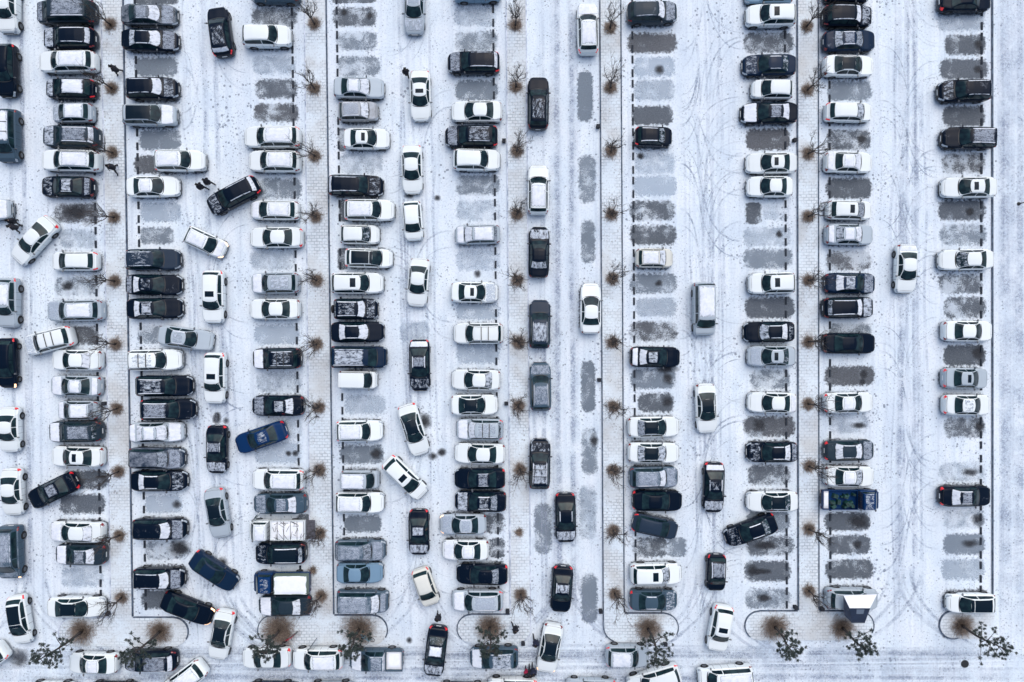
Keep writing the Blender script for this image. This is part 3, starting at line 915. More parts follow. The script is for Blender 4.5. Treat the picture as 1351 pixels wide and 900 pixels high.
def light_truck(px, py, ang, col, label, kind):
    c = P(px, py, .6)
    root = empty('flatbed_truck', (c.x, c.y, .012), R(ang)); tag(root, label, 'truck')
    cab = build_vehicle('T', px, py, 26, 0, col, {'snow': '..s..', 'blue': '..p..', 'cargo': '..p..'}[kind], '')
    for ch in list(cab.children):
        ch.parent = root; ch.location.x += 1.62
        if ch.name.startswith('body'): ch.name = 'cab'
    bpy.data.objects.remove(cab)
    d = get_lib('T')
    for sg in (1, -1):
        o = new_obj('wheel', d['wheel'], root); o.location = (-1.35, sg*.72, .30); o.rotation_euler = (0, 0, 0 if sg > 0 else math.pi)
    mb = MB(); mb.box(-2.4, .8, -.45, .45, .38, .62); new_obj('chassis', mb.mesh('chassis', M_TRIM), root)
    x0, x1 = -2.45, .62
    bc = (*COLS[col], .3)
    bed_box(root, x0, x1, .86, .78, 1.10, M_PAINT, bc)
    for sg in (1, -1):
        mb = MB(); mb.box(x0-.02, x0+.03-.05, sg*.72-.12, sg*.72+.12, .62, .76)
        o = new_obj('tail_light', mb.mesh('tail_light', M_TAIL), root)
    # headboard guard behind the cab
    mb = MB()
    for z in (1.25, 1.5, 1.75): mb.tube([(.62, -.8, z), (.62, .8, z)], [.02]*2)
    for y in (-.8, -.4, 0, .4, .8): mb.tube([(.62, y, 1.08), (.62, y, 1.76)], [.02]*2)
    new_obj('headboard', mb.mesh('headboard', M_TRIM), root)
    if kind == 'snow':
        mb = MB(); rr = random.Random(3)
        for k in range(5): mb.tube([(x0+.1+k*.58, -.82, 1.13), (x0+.1+k*.58, .82, 1.13)], [.018]*2)
        for k in range(26):
            xa, ya = rr.uniform(x0+.1, .4), rr.uniform(-.75, .75); a = rr.uniform(0, 3.1)
            ln = rr.uniform(.15, .4)
            mb.tube([(xa-ln*math.cos(a), max(-.8, min(.8, ya-ln*math.sin(a))), 1.10), (xa+ln*math.cos(a), max(-.8, min(.8, ya+ln*math.sin(a))), 1.12)], [.016]*2)
        snow_slab(root, x0+.06, x1-.06, -.80, .80, .95, 1.09, 'load_snow')
        new_obj('load_net', mb.mesh('load_net', M_TRIM, True), root)
        # open passenger door toward the top of the photograph
        mb = MB(); mb.box(-.85, 0, -.03, .03, .55, 1.25, .01)
        o = new_obj('door', mb.mesh('door', M_PAINT), root); o.color = (*COLS[col], 0)
        o.location = (2.05, -.86, 0); o.rotation_euler = (0, 0, R(55)); o['label'] = 'cab door standing open'
        mb = MB(); mb.box(-.75, -.12, -.012, .012, 1.26, 1.72, .0); new_obj('door_window', mb.mesh('door_window', M_GLASS), o)
        mb = MB(); mb.box(-3.25, -2.5, -.84, .84, .72, .78); new_obj('tailgate', mb.mesh('tailgate', noisy('dark_deck', (.05, .05, .06), (.10, .10, .12))), root)
    elif kind == 'blue':
        mb = MB(); mb.box(x0+.02, x1-.12, -.84, .84, 1.101, 1.72, .02)
        new_obj('cargo_box', mb.mesh('cargo_box', simple('green_grey_panel', (.16, .21, .17), .5)), root)
        snow_slab(root, x0+.05, x1-.16, -.80, .80, 1.715, 1.79, 'box_snow')
    elif kind == 'cargo':
        rr = random.Random(5); mb = MB()
        for k in range(15):
            xx, yy = rr.uniform(x0+.75, x1-.3), rr.uniform(-.6, .6); r_ = rr.uniform(.12, .26)
            M_ = Matrix.Translation((xx, yy, .8)) @ Matrix.Rotation(rr.uniform(0, 3), 4, 'Z')
            mb.box(-r_, r_, -r_*.8, r_*.8, 0, rr.uniform(.2, .5), .05, M_)
        new_obj('cargo', mb.mesh('cargo', M_CARGO), root)
        snow_slab(root, x0+.07, x0+.6, -.8, .8, .80, .95, 'bed_snow')
    return root
light_truck(368, 698, 179.5, 'w', 'white flatbed truck with snowy netted load and open cab door in the third row', 'snow')
light_truck(374, 766, 179.5, 'b', 'blue truck carrying a snow-topped cargo box, in the third row', 'blue')
light_truck(1119, 658, -.5, 'b', 'blue truck with green tarpaulin cargo in its open bed, in the eighth row', 'cargo')

# ------------------------------------------------------------------ ground, kerbs, paving
def sheet(name, pts, z, m, kind='structure', uv=None):
    vs = [(p[0], p[1], z) for p in pts]
    o = new_obj(name, mesh_from(name, vs, [tuple(range(len(vs)))], m, False, uv)); 
    if kind: o['kind'] = kind
    return o
sheet('ground', [(-400, -400), (400, -400), (400, 400), (-400, 400)], 0, M_GROUND)

def wpts(pp): return [P(a, b, .1) for a, b in pp]
def slab(name, pp, h=.10):
    w = wpts(pp)
    area = sum(w[i].x*w[(i+1) % len(w)].y-w[(i+1) % len(w)].x*w[i].y for i in range(len(w)))
    if area < 0: w = w[::-1]
    n = len(w); vs = [(p.x, p.y, 0) for p in w]+[(p.x, p.y, h) for p in w]
    fs = [tuple(range(n, 2*n))]+[(i, (i+1) % n, n+(i+1) % n, n+i) for i in range(n)]
    o = new_obj(name, mesh_from(name, vs, fs, M_PAVER)); o['kind'] = 'structure'; return o
def kerb(pp, m, w=.14, h=.125):
    w *= .78
    pts = [Vector((p.x, p.y)) for p in wpts(pp)]
    n = len(pts); Lf, Rt = [], []
    for i in range(n):
        a = pts[max(0, i-1)]; b = pts[min(n-1, i+1)]; d = (b-a).normalized(); q = Vector((-d.y, d.x))
        Lf.append(pts[i]+q*w/2); Rt.append(pts[i]-q*w/2)
    vs = []
    for a, b in zip(Lf, Rt): vs += [(a.x, a.y, 0), (a.x, a.y, h), (b.x, b.y, h), (b.x, b.y, 0)]
    fs = []
    for i in range(n-1):
        k = 4*i
        for j in range(4): fs.append((k+j, k+(j+1) % 4, k+4+(j+1) % 4, k+4+j))
    fs += [(3, 2, 1, 0), (4*n-4, 4*n-3, 4*n-2, 4*n-1)]
    me = mesh_from('kerb', vs, fs, m); bm = bmesh.new(); bm.from_mesh(me); bmesh.ops.recalc_face_normals(bm, faces=bm.faces); bm.to_mesh(me); bm.free()
    o = new_obj('kerb', me); o['kind'] = 'structure'; return o
def arc(cx, cy, r, a0, a1, n=14): return [(cx+r*math.cos(R(lerp(a0, a1, k/n))), cy-r*math.sin(R(lerp(a0, a1, k/n)))) for k in range(n+1)]
YT = -120
def ext(x0, x1, y0=0., y1=800.): return lambda y: x0+(x1-x0)*(y-y0)/(y1-y0)
strips = [  # left fn, right fn, island (xl, xr, yt, yb), left kind, right kind
 (ext(133.5, 146), ext(162, 174.5), (77, 248, 815, 853), 'L', 'R'),
 (ext(401.5, 409.5), ext(430, 440), (340, 511, 812, 851), 'L', 'R'),
 (ext(668, 673.5), ext(694, 700), (603, 700.5, 811, 848), 'L', 'C'),
 (ext(791.5, 796), ext(819, 823.5), (796.5, 895, 809.5, 847), 'C', 'R'),
 (ext(1052, 1053.5), ext(1079.5, 1080.5), (983, 1153, 806.5, 845), 'L', 'R'),
]
for i, (fl, fr, (xl, xr, yt, yb), lk, rk) in enumerate(strips):
    slab('pavement', [(fl(YT), YT), (fr(YT), YT), (fr(yt), yt), (fl(yt), yt)])
    r = (yb-yt)/2; cy = (yt+yb)/2
    left = arc(xl+r, cy, r, 90, 270) if lk != 'C' else [(xl, yt)]+arc(xl+20, yb-20, 20, 180, 270)
    right = arc(xr-r, cy, r, -90, 90) if rk != 'C' else arc(xr-18, yb-18, 18, -90, 0)+[(xr, yt)]
    slab('pavement', left+right)
    if rk == 'R':
        kerb([(fr(YT), YT), (fr(yt)-.0, yt-1.6)], M_KERB_D, .15)
        kerb([(fr(yt)+1, yt-.4), (xr-r, yt-.4)]+arc(xr-r, cy, r, 88, -30), M_KERB_D, .13)
    else: kerb([(fr(YT), YT), (fr(yt), yt), (fr(yt), yb-20)]+arc(xr-18, yb-18, 18, 0, -70), M_KERB_L, .13)
    if lk == 'L':
        kerb([(fl(YT), YT), (fl(yt), yt-1.6)], M_KERB_D if i == 4 else M_KERB_L, .15 if i == 4 else .12)
        kerb([(fl(yt)-1, yt-.4), (xl+r, yt-.4)]+arc(xl+r, cy, r, 92, 230), M_KERB_L if i in (0,) else M_KERB_D, .12)
    else: kerb([(fl(YT), YT), (fl(yt), yt), (fl(yt), yb-22)]+arc(xl+20, yb-20, 20, 180, 250), M_KERB_D, .13)
kerb([(1309.5, YT), (1310, 785)], M_KERB_D, .15)
slab('pavement', arc(1258, 824.5, 18.5, 90, 270)+[(1312, 843), (1312, 806)])
kerb(arc(1258, 824.5, 18.5, 80, 290), M_KERB_D, .13)

# bare patches where cars stood
LV = {'1': (.36, .44, .53, .5), '2': (.15, .19, .235, .80), '3': (.055, .066, .082, .95), 'b': (.060, .060, .066, .97)}
BARE = '''178 235 -4 5 3;178 235 76 101 2;184 239 171 198 2;177 235 206 229 b;71 130 269 294 b;80 127 303 327 1;72 131 366 390 2;95 130 430 455 b;
185 239 267 293 1;185 229 300 322 2;182 216 430 453 2;84 143 621 645 3;79 139 652 678 3;80 136 749 774 1;191 241 653 677 1;191 245 714 738 2;187 241 778 803 3;
332 392 10 36 3;333 390 74 98 1;337 392 105 130 3;335 394 137 161 b;342 398 235 262 2;330 390 330 356 1;335 396 428 455 1;338 398 491 517 1;337 398 552 580 1;336 398 583 612 1;393 409 679 706 3;
439 497 -4 3 3;439 497 10 35 3;444 497 42 66 2;445 501 74 101 2;448 505 202 230 1;447 456 170 199 3;448 460 265 292 3;446 458 328 355 3;455 509 521 547 1;448 506 587 612 2;455 503 680 702 2;
598 655 10 34 1;600 657 42 68 2;601 657 106 133 2;601 659 231 257 2;601 660 264 292 1;601 660 330 357 1;602 660 400 422 1;602 659 452 480 1;640 664 678 703 3;645 666 711 735 3;
828 893 44 70 b;836 890 75 102 1;836 890 105 133 1;834 887 140 165 3;838 891 203 230 1;835 893 232 259 1;831 890 265 291 3;831 892 297 323 3;831 893 361 387 2;838 892 393 418 1;831 894 424 450 b;832 892 487 513 2;842 888 519 544 3;835 880 709 735 3;881 905 710 734 2;
981 1047 43 70 3;984 1042 170 198 b;984 1004 268 295 3;1008 1040 272 290 1;981 1046 328 355 2;983 1048 392 420 3;990 1042 488 513 2;981 1049 549 576 b;987 1043 613 640 3;985 1042 674 702 2;984 1047 707 733 3;982 1043 740 767 3;983 1043 777 803 2;980 1044 300 325 1;
1092 1150 107 133 2;1091 1149 172 198 3;1090 1150 235 262 3;1090 1149 331 356 b;1094 1149 427 446 2;1088 1154 483 509 b;1093 1146 547 572 1;1088 1148 676 700 3;1092 1148 706 731 3;1089 1152 738 764 3;
1236 1299 15 41 1;1247 1300 46 73 3;1240 1303 78 105 3;1244 1299 140 167 3;1243 1300 202 229 b;1238 1300 264 291 3;1240 1301 295 324 2;1238 1296 362 387 3;1246 1300 391 420 3;1245 1300 455 483 3;1246 1299 551 577 3;1239 1299 610 635 1;1245 1299 672 698 1;1245 1299 704 732 2;1242 1299 737 765 1;
762 782 94 161 2;763 786 205 268 2;767 785 291 347 2;767 785 476 544 2;767 788 565 626 2;764 787 640 712 1;767 788 757 822 2;705 728 664 731 2;528 566 424 452 1'''
UNIT = None
def patch_mesh(w, h):
    r = .35; vs = []; uv = []
    corners = [(w/2-r, h/2-r, 0), (-w/2+r, h/2-r, 90), (-w/2+r, -h/2+r, 180), (w/2-r, -h/2+r, 270)]
    for cx, cy, a0 in corners:
        for k in range(4):
            a = R(a0+30*k); vs.append((cx+r*math.cos(a), cy+r*math.sin(a), 0))
    L_, W_ = max(w, h), min(w, h)
    for v in vs:
        u, q = v[0]/w+.5, v[1]/h+.5
        uv.append((u, q) if w >= h else (q, u))
    return mesh_from('bare_asphalt_or_contact_shade', vs, [tuple(range(len(vs)))], M_BARE, False, uv)
k = 0
for it in BARE.replace('\n', '').split(';'):
    x0, x1, y0, y1, lv = it.split(); x0, x1, y0, y1 = map(float, (x0, x1, y0, y1))
    a = P(x0-2, y0-1.8); b = P(x1+2, y1+1.8); c = (a+b)/2
    o = new_obj('bare_asphalt_or_contact_shade', patch_mesh(abs(b.x-a.x), abs(a.y-b.y))); o['kind'] = 'structure'
    o.location = (c.x, c.y, .004+.0004*(k % 3)); k += 1
    cc = LV[lv]; j = random.uniform(.85, 1.2); o.color = (cc[0]*j, cc[1]*j, cc[2]*j, min(1, cc[3]*random.uniform(.93, 1.05)))
# ground left bare under parked cars; its dark rim also paints their contact shade
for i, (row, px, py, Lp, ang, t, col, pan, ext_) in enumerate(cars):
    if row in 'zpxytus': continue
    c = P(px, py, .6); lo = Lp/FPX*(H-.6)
    o = new_obj('bare_asphalt_or_contact_shade', patch_mesh(lo+.12, 2.12)); o['kind'] = 'structure'
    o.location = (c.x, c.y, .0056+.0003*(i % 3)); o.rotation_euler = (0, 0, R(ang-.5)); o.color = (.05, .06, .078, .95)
def spot(px, py, rx, ry, dark=.75, col=(.03, .033, .04), name='oil_stain', z=.0075, rot=0):
    a = P(px, py); w, h = rx/14.8*2, ry/14.8*2
    vs = [(w/2*math.cos(R(20*i)), h/2*math.sin(R(20*i)), 0) for i in range(18)]
    uv = [(.5+.5*math.cos(R(20*i)), .5+.5*math.sin(R(20*i))) for i in range(18)]
    o = new_obj(name, mesh_from(name, vs, [tuple(range(18))], M_SPOT, False, uv)); o['kind'] = 'structure'
    o.location = (a.x, a.y, z); o.rotation_euler = (0, 0, R(rot)); o.color = (*col, dark); return o
for i, q in enumerate([(234, 723, 12, 11), (243, 724, 10, 9), (233, 665, 6, 6), (100, 280, 14, 10), (90, 377, 8, 6), (497, 599, 8, 7), (488, 21, 5, 5), (454, 17, 4, 4),
      (560, 556, 9, 10), (571, 602, 6, 5), (583, 597, 6, 5), (540, 258, 6, 4), (577, 261, 4, 4), (283, 365, 6, 6), (286, 552, 6, 7), (298, 555, 4, 5), (286, 547, 3, 3), (26, 868, 14, 12), (294, 741, 6, 6),
      (881, 500, 7, 8), (880, 530, 6, 7), (880, 487, 14, 5), (845, 206, 5, 4), (869, 374, 5, 4), (870, 92, 6, 6), (784, 581, 6, 8), (630, 362, 5, 5),
      (1028, 309, 4, 5), (1010, 720, 14, 6), (993, 753, 7, 7), (1005, 754, 12, 4), (1008, 789, 9, 6), (1002, 561, 9, 8), (1137, 184, 6, 7), (1132, 688, 14, 10), (1131, 718, 6, 6), (1133, 561, 10, 4),
      (1140, 494, 5, 6), (1138, 503, 4, 4), (1291, 59, 6, 6), (1291, 92, 6, 6), (1279, 280, 6, 5), (1290, 466, 8, 9), (1292, 563, 6, 6), (1290, 686, 8, 8), (1280, 717, 11, 5), (1280, 623, 12, 5),
      (380, 598, 4, 4), (390, 598, 4, 4), (411, 752, 0.1, .1), (478, 820, .1, .1), (1246, 839, 3, 3), (540, 845, 4, 4)]):
    spot(q[0], q[1], q[2]*1.3, q[3]*1.3, random.uniform(.75, .95), z=.0075+.0003*(i % 4))

# slush tracks
def ribbon(pts, w, a, col=(.40, .46, .57), z=.010):
    pts = [Vector((p[0], p[1])) for p in pts]; n = len(pts); vs = []; uv = []; tot = 0
    for i in range(n):
        d = (pts[min(n-1, i+1)]-pts[max(0, i-1)]).normalized(); q = Vector((-d.y, d.x))*w/2
        if i: tot += (pts[i]-pts[i-1]).length
        vs += [(pts[i].x+q.x, pts[i].y+q.y, 0), (pts[i].x-q.x, pts[i].y-q.y, 0)]; uv += [(i/(n-1), 0), (i/(n-1), 1)]
    fs = [(2*i, 2*i+1, 2*i+3, 2*i+2) for i in range(n-1)]
    o = new_obj('tyre_track', mesh_from('tyre_track', vs, fs, M_TRACK, False, uv)); o['kind'] = 'structure'
    o.location.z = z; o.color = (*col, a); return o
tz = [0]
def nz():
    tz[0] += 1; return .0085+.00012*(tz[0] % 60)
rr = random.Random(11)
def pxline(pp, w, a, col=(.40, .46, .57), off=0):
    ribbon([(P(x, y).x, P(x, y).y) for x, y in pp], w, a, col, nz())
def wav(xf, y0, y1, amp=2, n=22, ph=0):
    return [(xf(lerp(y0, y1, k/n))+amp*math.sin(ph+k*.55)+amp*.5*math.sin(ph*2+k*.23), lerp(y0, y1, k/n)) for k in range(n+1)]
AISLES = [((36, 46), 5), ((258, 292), 18), ((545, 556), 14), ((712, 712), 6), ((925, 935), 24), ((1192, 1194), 22)]
for (xa, xb), n in AISLES:
    for k in range(n):
        o = rr.uniform(-26, 26) if n > 8 else rr.uniform(-10, 10)
        y0 = rr.uniform(-60, 500); y1 = min(850, y0+rr.uniform(180, 700))
        pxline(wav(ext(xa+o, xb+o+rr.uniform(-8, 8)), y0, y1, rr.uniform(.5, 2.5), ph=rr.uniform(0, 6)), rr.uniform(.18, .32), rr.uniform(.25, .6))
for x0, x1, w, a in ((734, 738, .6, .85), (753, 757, .55, .75), (732, 735, 1.2, .4), (755, 758, 1.1, .35), (716, 720, .3, .3), (28, 40, .5, .7), (12, 22, .5, .6), (1327, 1330, 1.1, .7), (1345, 1347, .9, .8), (1336, 1340, .5, .5), (1322, 1323, .4, .5), (1318, 1320, .35, .4),
                     (1197, 1182, .7, .5), (1205, 1208, .6, .55), (1187, 1192, .5, .4), (282, 300, .6, .4), (268, 285, .6, .4)):
    pxline(wav(ext(x0, x1), -80, 860, .6, 30, rr.uniform(0, 6)), w, a, (.36, .42, .53))
for k in range(26):
    y = rr.uniform(853, 905); pxline([(lerp(-40, 1400, q/30), y+2*math.sin(q*.4+k)) for q in range(31)], rr.uniform(.15, .5), rr.uniform(.25, .6), (.36, .42, .52))
def bay_arc(xl, yl, xb, yb, sgn):
    pts = []
    for k in range(15):
        t = k/14; pts.append((lerp(xl, xb, t**1.5), lerp(yl, yb, 1-(1-t)**2.2)))
    return pts
for k in range(95):
    xl, xb = rr.choice([(926, 896), (926, 980), (926, 980), (1195, 1160), (1195, 1238), (1195, 1238), (260, 240), (275, 330), (556, 510), (552, 598), (935, 982)])
    y = rr.uniform(20, 780); dy = rr.choice([-1, 1])*rr.uniform(45, 95)
    for o in (0, 22):
        pxline(bay_arc(xl+rr.uniform(-6, 6), y+dy+o*.6, xb, y+o-8, 1), rr.choice([.11, .15, .2]), rr.uniform(.3, .85), (.32, .39, .49))
# turning fans at the island corners
for cx, cy in ((925, 850), (1195, 840), (40, 850), (550, 850), (290, 850), (745, 850)):
    for k in range(8):
        s_ = rr.choice([-1, 1]); x0 = cx+rr.uniform(-22, 22)
        pxline([(x0+s_*(q/12)**2.2*rr.uniform(88, 92), cy-95+q/12*rr.uniform(108, 112)) for q in range(13)], rr.uniform(.2, .45), rr.uniform(.35, .7), (.36, .42, .52))

# wheel stops
ROWS = [('the leftmost row', ext(122, 133.5), 281.5, 31.92), ('the second row', ext(178, 192.5), 280, 31.93), ('the third row', ext(385, 397), 248.5, 31.97), ('the fourth row', ext(444, 455.5), 87, 31.85),
        ('the fifth row', ext(650.5, 658), 244.5, 31.9), ('the sixth row', ext(834, 839), 311, 31.9), ('the seventh row', ext(1035.5, 1038), 406, 31.9), ('the eighth row', ext(1094, 1095.5), 343, 31.7), ('the rightmost row', ext(1295, 1293.5), 406, 31.7)]
stop_me = MB(); stop_me.box(-.09, .09, -.34, .34, 0, .10, .02)
stop_me = stop_me.mesh('wheel_stop', M_STOP)
ns = 0
for rn, fx, c0, st in ROWS:
    for k in range(-14, 20):
        for s_ in (-9.0, 9.0):
            y = c0+st*k+s_
            if y < -4 or y > 802: continue
            x = fx(y); hid = False
            for (cx, cy, ln, an) in FOOT+[(366, 698, 78, 180), (372, 765, 74, 180), (1120, 658, 72, 0)]:
                ca, sa = math.cos(R(an)), -math.sin(R(an)); dx, dy = x-cx, y-cy
                if abs(dx*ca+dy*sa) < ln/2+1 and abs(-dx*sa+dy*ca) < 11: hid = True; break
            if hid: continue
            p = P(x, y); o = new_obj('wheel_stop', stop_me); o.location = (p.x, p.y, 0); ns += 1
            o.rotation_euler = (0, 0, random.uniform(-.02, .02))
            tag(o, 'dark rubber wheel stop at the bay ends of '+rn, 'wheel stop', 'wheel stops of '+rn)
print('wheel stops', ns)

# ------------------------------------------------------------------ trees
def bare_tree(seed, h=3.9):
    r = random.Random(seed); tr = MB(); br = MB()
    lean = Vector((r.uniform(-.1, .1), r.uniform(-.1, .1), 0))
    pts = [Vector((0, 0, 0)), Vector((0, 0, .6))+lean*.3, Vector((0, 0, 1.3))+lean]
    tr.tube(pts, [.085, .065, .05], 7)
    top = pts[-1]
    def grow(p, d, ln, rad, depth):
        seg = [p]; q = p.copy(); dd = d.copy(); n = 4
        for i in range(n):
            dd = (dd+Vector((r.uniform(-.16, .16), r.uniform(-.16, .16), r.uniform(-.02, .14)))).normalized()
            q = q+dd*ln/n; seg.append(q.copy())
        br.tube(seg, [rad*(1-.16*i) for i in range(n+1)], 4)
        if depth < 3:
            for k in range([5, 4, 3][depth]):
                i = r.choice([1, 2, 3, 4]); a = r.uniform(0, 6.28)
                side = Vector((math.cos(a), math.sin(a), r.uniform(.1, .9))).normalized()
                grow(seg[i], (dd*.75+side*.62).normalized(), ln*r.uniform(.45, .68), rad*.56, depth+1)
    for k in range(5):
        a = 6.28*k/5+r.uniform(-.4, .4); grow(top-Vector((0, 0, r.uniform(0, .35))), Vector((.5*math.cos(a), .5*math.sin(a), 1)).normalized(), (h-1.3)*r.uniform(.5, .72), .042, 0)
    return tr.mesh('trunk', M_BARK, True), br.mesh('crown', M_BARK)
def straw_tuft(seed, rad, n, hmax=.35):
    r = random.Random(seed); vs = []; fs = []
    for k in range(n):
        a = r.uniform(0, 6.283); q = abs(r.gauss(0, .45))*rad; q = min(q, rad*1.15)
        x, y = q*math.cos(a), q*math.sin(a); b = a+r.uniform(-.9, .9); ln = r.uniform(.15, .42)*(.6+rad*.5); w = r.uniform(.008, .02)
        hz = r.uniform(.05, hmax)*(1-q/rad*.6); o = len(vs)
        vs += [(x-w*math.sin(b), y+w*math.cos(b), .0), (x+w*math.sin(b), y-w*math.cos(b), .0), (x+ln*math.cos(b), y+ln*math.sin(b), hz+.02)]
        fs.append((o, o+1, o+2))
    return mesh_from('dry_grass', vs, fs, M_GRASS)
bare = [bare_tree(s) for s in (1, 2, 3, 4, 5, 6)]
tufts = [straw_tuft(s, .62, 520) for s in (1, 2, 3)]
def soil(px, py, r, a=.95, col=(.27, .225, .195)):
    return spot(px, py, r, r, a, col, 'bare_soil', z=.106)
TREES = [(1, 'the strip between the first and second rows', [(146, 33), (148, 117), (149, 202), (151, 287), (152, 371), (153, 454), (155, 539), (157, 622), (158, 706), (161, 788)]),
 (2, 'the strip between the third and fourth rows', [(415, 32), (415, 117), (416, 206), (417, 286), (418, 370), (418, 454), (421, 537), (422, 620), (423, 703), (424, 786)]),
 (3, 'the strip left of the central road', [(680, 34), (681, 115), (682, 200), (682, 283), (683, 370), (684, 452), (684, 535), (686, 619), (687, 784)]),
 (4, 'the strip right of the central road', [(805, 37), (805, 116), (806, 200), (806, 283), (808, 368), (808, 452), (809, 536), (809, 620), (809, 700), (811, 783)]),
 (5, 'the strip between the seventh and eighth rows', [(1064, 35), (1065, 119), (1066, 203), (1066, 286), (1066, 370), (1066, 451), (1066, 533), (1067, 615), (1067, 698), (1067, 779)])]
for si, nm, lst in TREES:
    for i, (px, py) in enumerate(lst):
        p = P(px, py, .1); root = empty('young_tree', p, random.uniform(0, 6.28), (1, 1, random.uniform(.92, 1.1)))
        tm, cm = bare[(i*2+si+random.randint(0, 1)) % 6]
        new_obj('trunk', tm, root); new_obj('crown', cm, root); o = new_obj('dry_grass', tufts[(i+si) % 3], root)
        w = 'topmost' if i == 0 else ('lowest' if i == len(lst)-1 else ORD[i]+' down')
        tag(root, 'bare leafless young tree, %s on %s' % (w, nm), 'tree', 'bare young trees on the paved strips')
        soil(px, py, 10.5)
        soil(px+1, py, 7, .95, (.13, .10, .085)).location.z = .1075
for px, py in ((413, 752), (685, 702)):
    p = P(px, py, .1); o = new_obj('dry_bush', straw_tuft(9, .4, 260)); o.location = p
    tag(o, 'small tuft of dry brown twigs on the strip %s' % ('beside the blue truck' if px < 500 else 'left of the central road'), 'bush'); soil(px, py, 6)

def pine(seed, h=5.4, lean=(0, 0)):
    r = random.Random(seed); tr = MB(); cr = MB(); ndl_v = []; ndl_f = []
    pts = []; 
    for i in range(9):
        t = i/8; pts.append(Vector((lean[0]*t*t*1.2+.22*math.sin(t*5+seed)*t, lean[1]*t*t*1.2+.22*math.cos(t*4+seed)*t, h*t)))
    tr.tube(pts, [.13*(1-.75*i/8) for i in range(9)], 8)
    def clump(c, rad):
        for k in range(70):
            d = Vector((r.gauss(0, 1), r.gauss(0, 1), r.gauss(0, .7)))
            d.normalize(); s = c+d*rad*r.uniform(0, .45); e = s+d*rad*r.uniform(.45, .8)
            q = d.cross(Vector((r.gauss(0, 1), r.gauss(0, 1), r.gauss(0, 1)))).normalized()*r.uniform(.012, .03)
            o = len(ndl_v); ndl_v.extend([tuple(s+q), tuple(s-q), tuple(e)]); ndl_f.append((o, o+1, o+2))
    nb = 15
    for k in range(nb):
        t = .42+.56*k/nb+r.uniform(-.03, .03); t = min(.99, t); i = min(7, int(t*8)); p = pts[i].lerp(pts[i+1], t*8-i)
        a = k*2.4+r.uniform(-.5, .5); ln = (1.7-1.25*(t-.42)/.58)*r.uniform(.7, 1.05)
        d = Vector((math.cos(a), math.sin(a), r.uniform(.05, .45))); q = p.copy(); seg = [p]
        for j in range(4):
            d = (d+Vector((r.uniform(-.25, .25), r.uniform(-.25, .25), r.uniform(-.05, .2)))).normalized(); q = q+d*ln/4; seg.append(q.copy())
        cr.tube(seg, [.04, .033, .026, .018, .012], 5)
        clump(seg[-1], .25)
        for j in (2, 3, 4):
            for m_ in range(2):
                if r.random() < .62:
                    dd = Vector((r.uniform(-1, 1), r.uniform(-1, 1), r.uniform(0, .5))).normalized()*r.uniform(.25, .5)
                    cr.tube([seg[j], seg[j]+dd], [.014, .008], 4); clump(seg[j]+dd, r.uniform(.14, .22))
    clump(pts[-1], .3)
    n0 = len(cr.v); cr.v += ndl_v; nf0 = len(cr.f); cr.f += [tuple(a+n0 for a in f) for f in ndl_f]
    me = cr.mesh('crown', M_BARK); me.materials.append(M_NEEDLE)
    for pl_ in me.polygons[nf0:]: pl_.material_index = 1
    return tr.mesh('trunk', M_BARK, True), me
PINES = [(108, 833, 5.6, 'pine tree leaning over the far left island', 1.6), (211, 833, 5.6, 'pine tree overhanging a black SUV at the end of the leftmost island', 1.5), (368, 832, 4.4, 'pine tree in the wide brown grass patch by a red bicycle', 2.3), (474, 830, 4.6, 'pine tree beside the slate grey pickup truck', 2.0),
 (646, 828, 4.2, 'short pine tree on the small island left of the central road', 1.7), (855, 829, 5.6, 'pine tree on the island below the sixth row', 1.6), (1022, 827, 4.8, 'dense pine tree at the left end of the island below the seventh row', 1.7), (1111, 828, 4.8, 'pine tree just below the booth', 1.5), (1269, 825, 5.0, 'pine tree on the round island at far right', 1.4)]
for i, (px, py, h, lab, gr) in enumerate(PINES):
    p = P(px, py, .1); root = empty('pine_tree', p, 0)
    tm, cm = pine(20+i, h, (random.uniform(-.2, .2), random.uniform(-.25, .1)))
    new_obj('trunk', tm, root); new_obj('crown', cm, root); new_obj('dry_grass', straw_tuft(40+i, gr*.68, int(1300*gr*.7), .5), root)
    tag(root, lab, 'pine tree', 'pine trees on the end islands')
    soil(px, py, 15*gr*.9, .7); soil(px, py, 7*gr, .85, (.10, .075, .06)).location.z = .1075

# ------------------------------------------------------------------ small things
BOLL = [(145, 808, 'at the foot of the strip between the first and second rows'), (140, 532, 'beside the leftmost row halfway down'), (668, 532, 'beside the fifth row halfway down'), (669.5, 805, 'at the foot of the fifth row'),
 (665, 187, 'behind a black SUV high in the fifth row'), (788.5, 168, 'at the kerb high on the central road'), (790, 501, 'at the kerb in the middle of the central road'), (792, 805, 'at the kerb low on the central road'), (1048, 800, 'at the foot of the seventh row'), (1047, 186, 'at the kerb high in the seventh row'),
 (1083, 802, 'beside the booth at the foot of the eighth row'), (877, 848, 'on the island below the sixth row'), (690, 847, 'on the paving beside two pedestrians')]
mb = MB(); mb.box(-.15, .15, -.15, .15, 0, .42, .015); mb.box(-.17, .17, -.17, .17, .421, .47, .02); boll = mb.mesh('drain_post', noisy('dark_box', (.01, .012, .018), (.025, .03, .04)))
for px, py, w in BOLL:
    o = new_obj('service_box', boll); o.location = P(px, py, 0); tag(o, 'black service box '+w, 'utility box', 'square black service boxes')
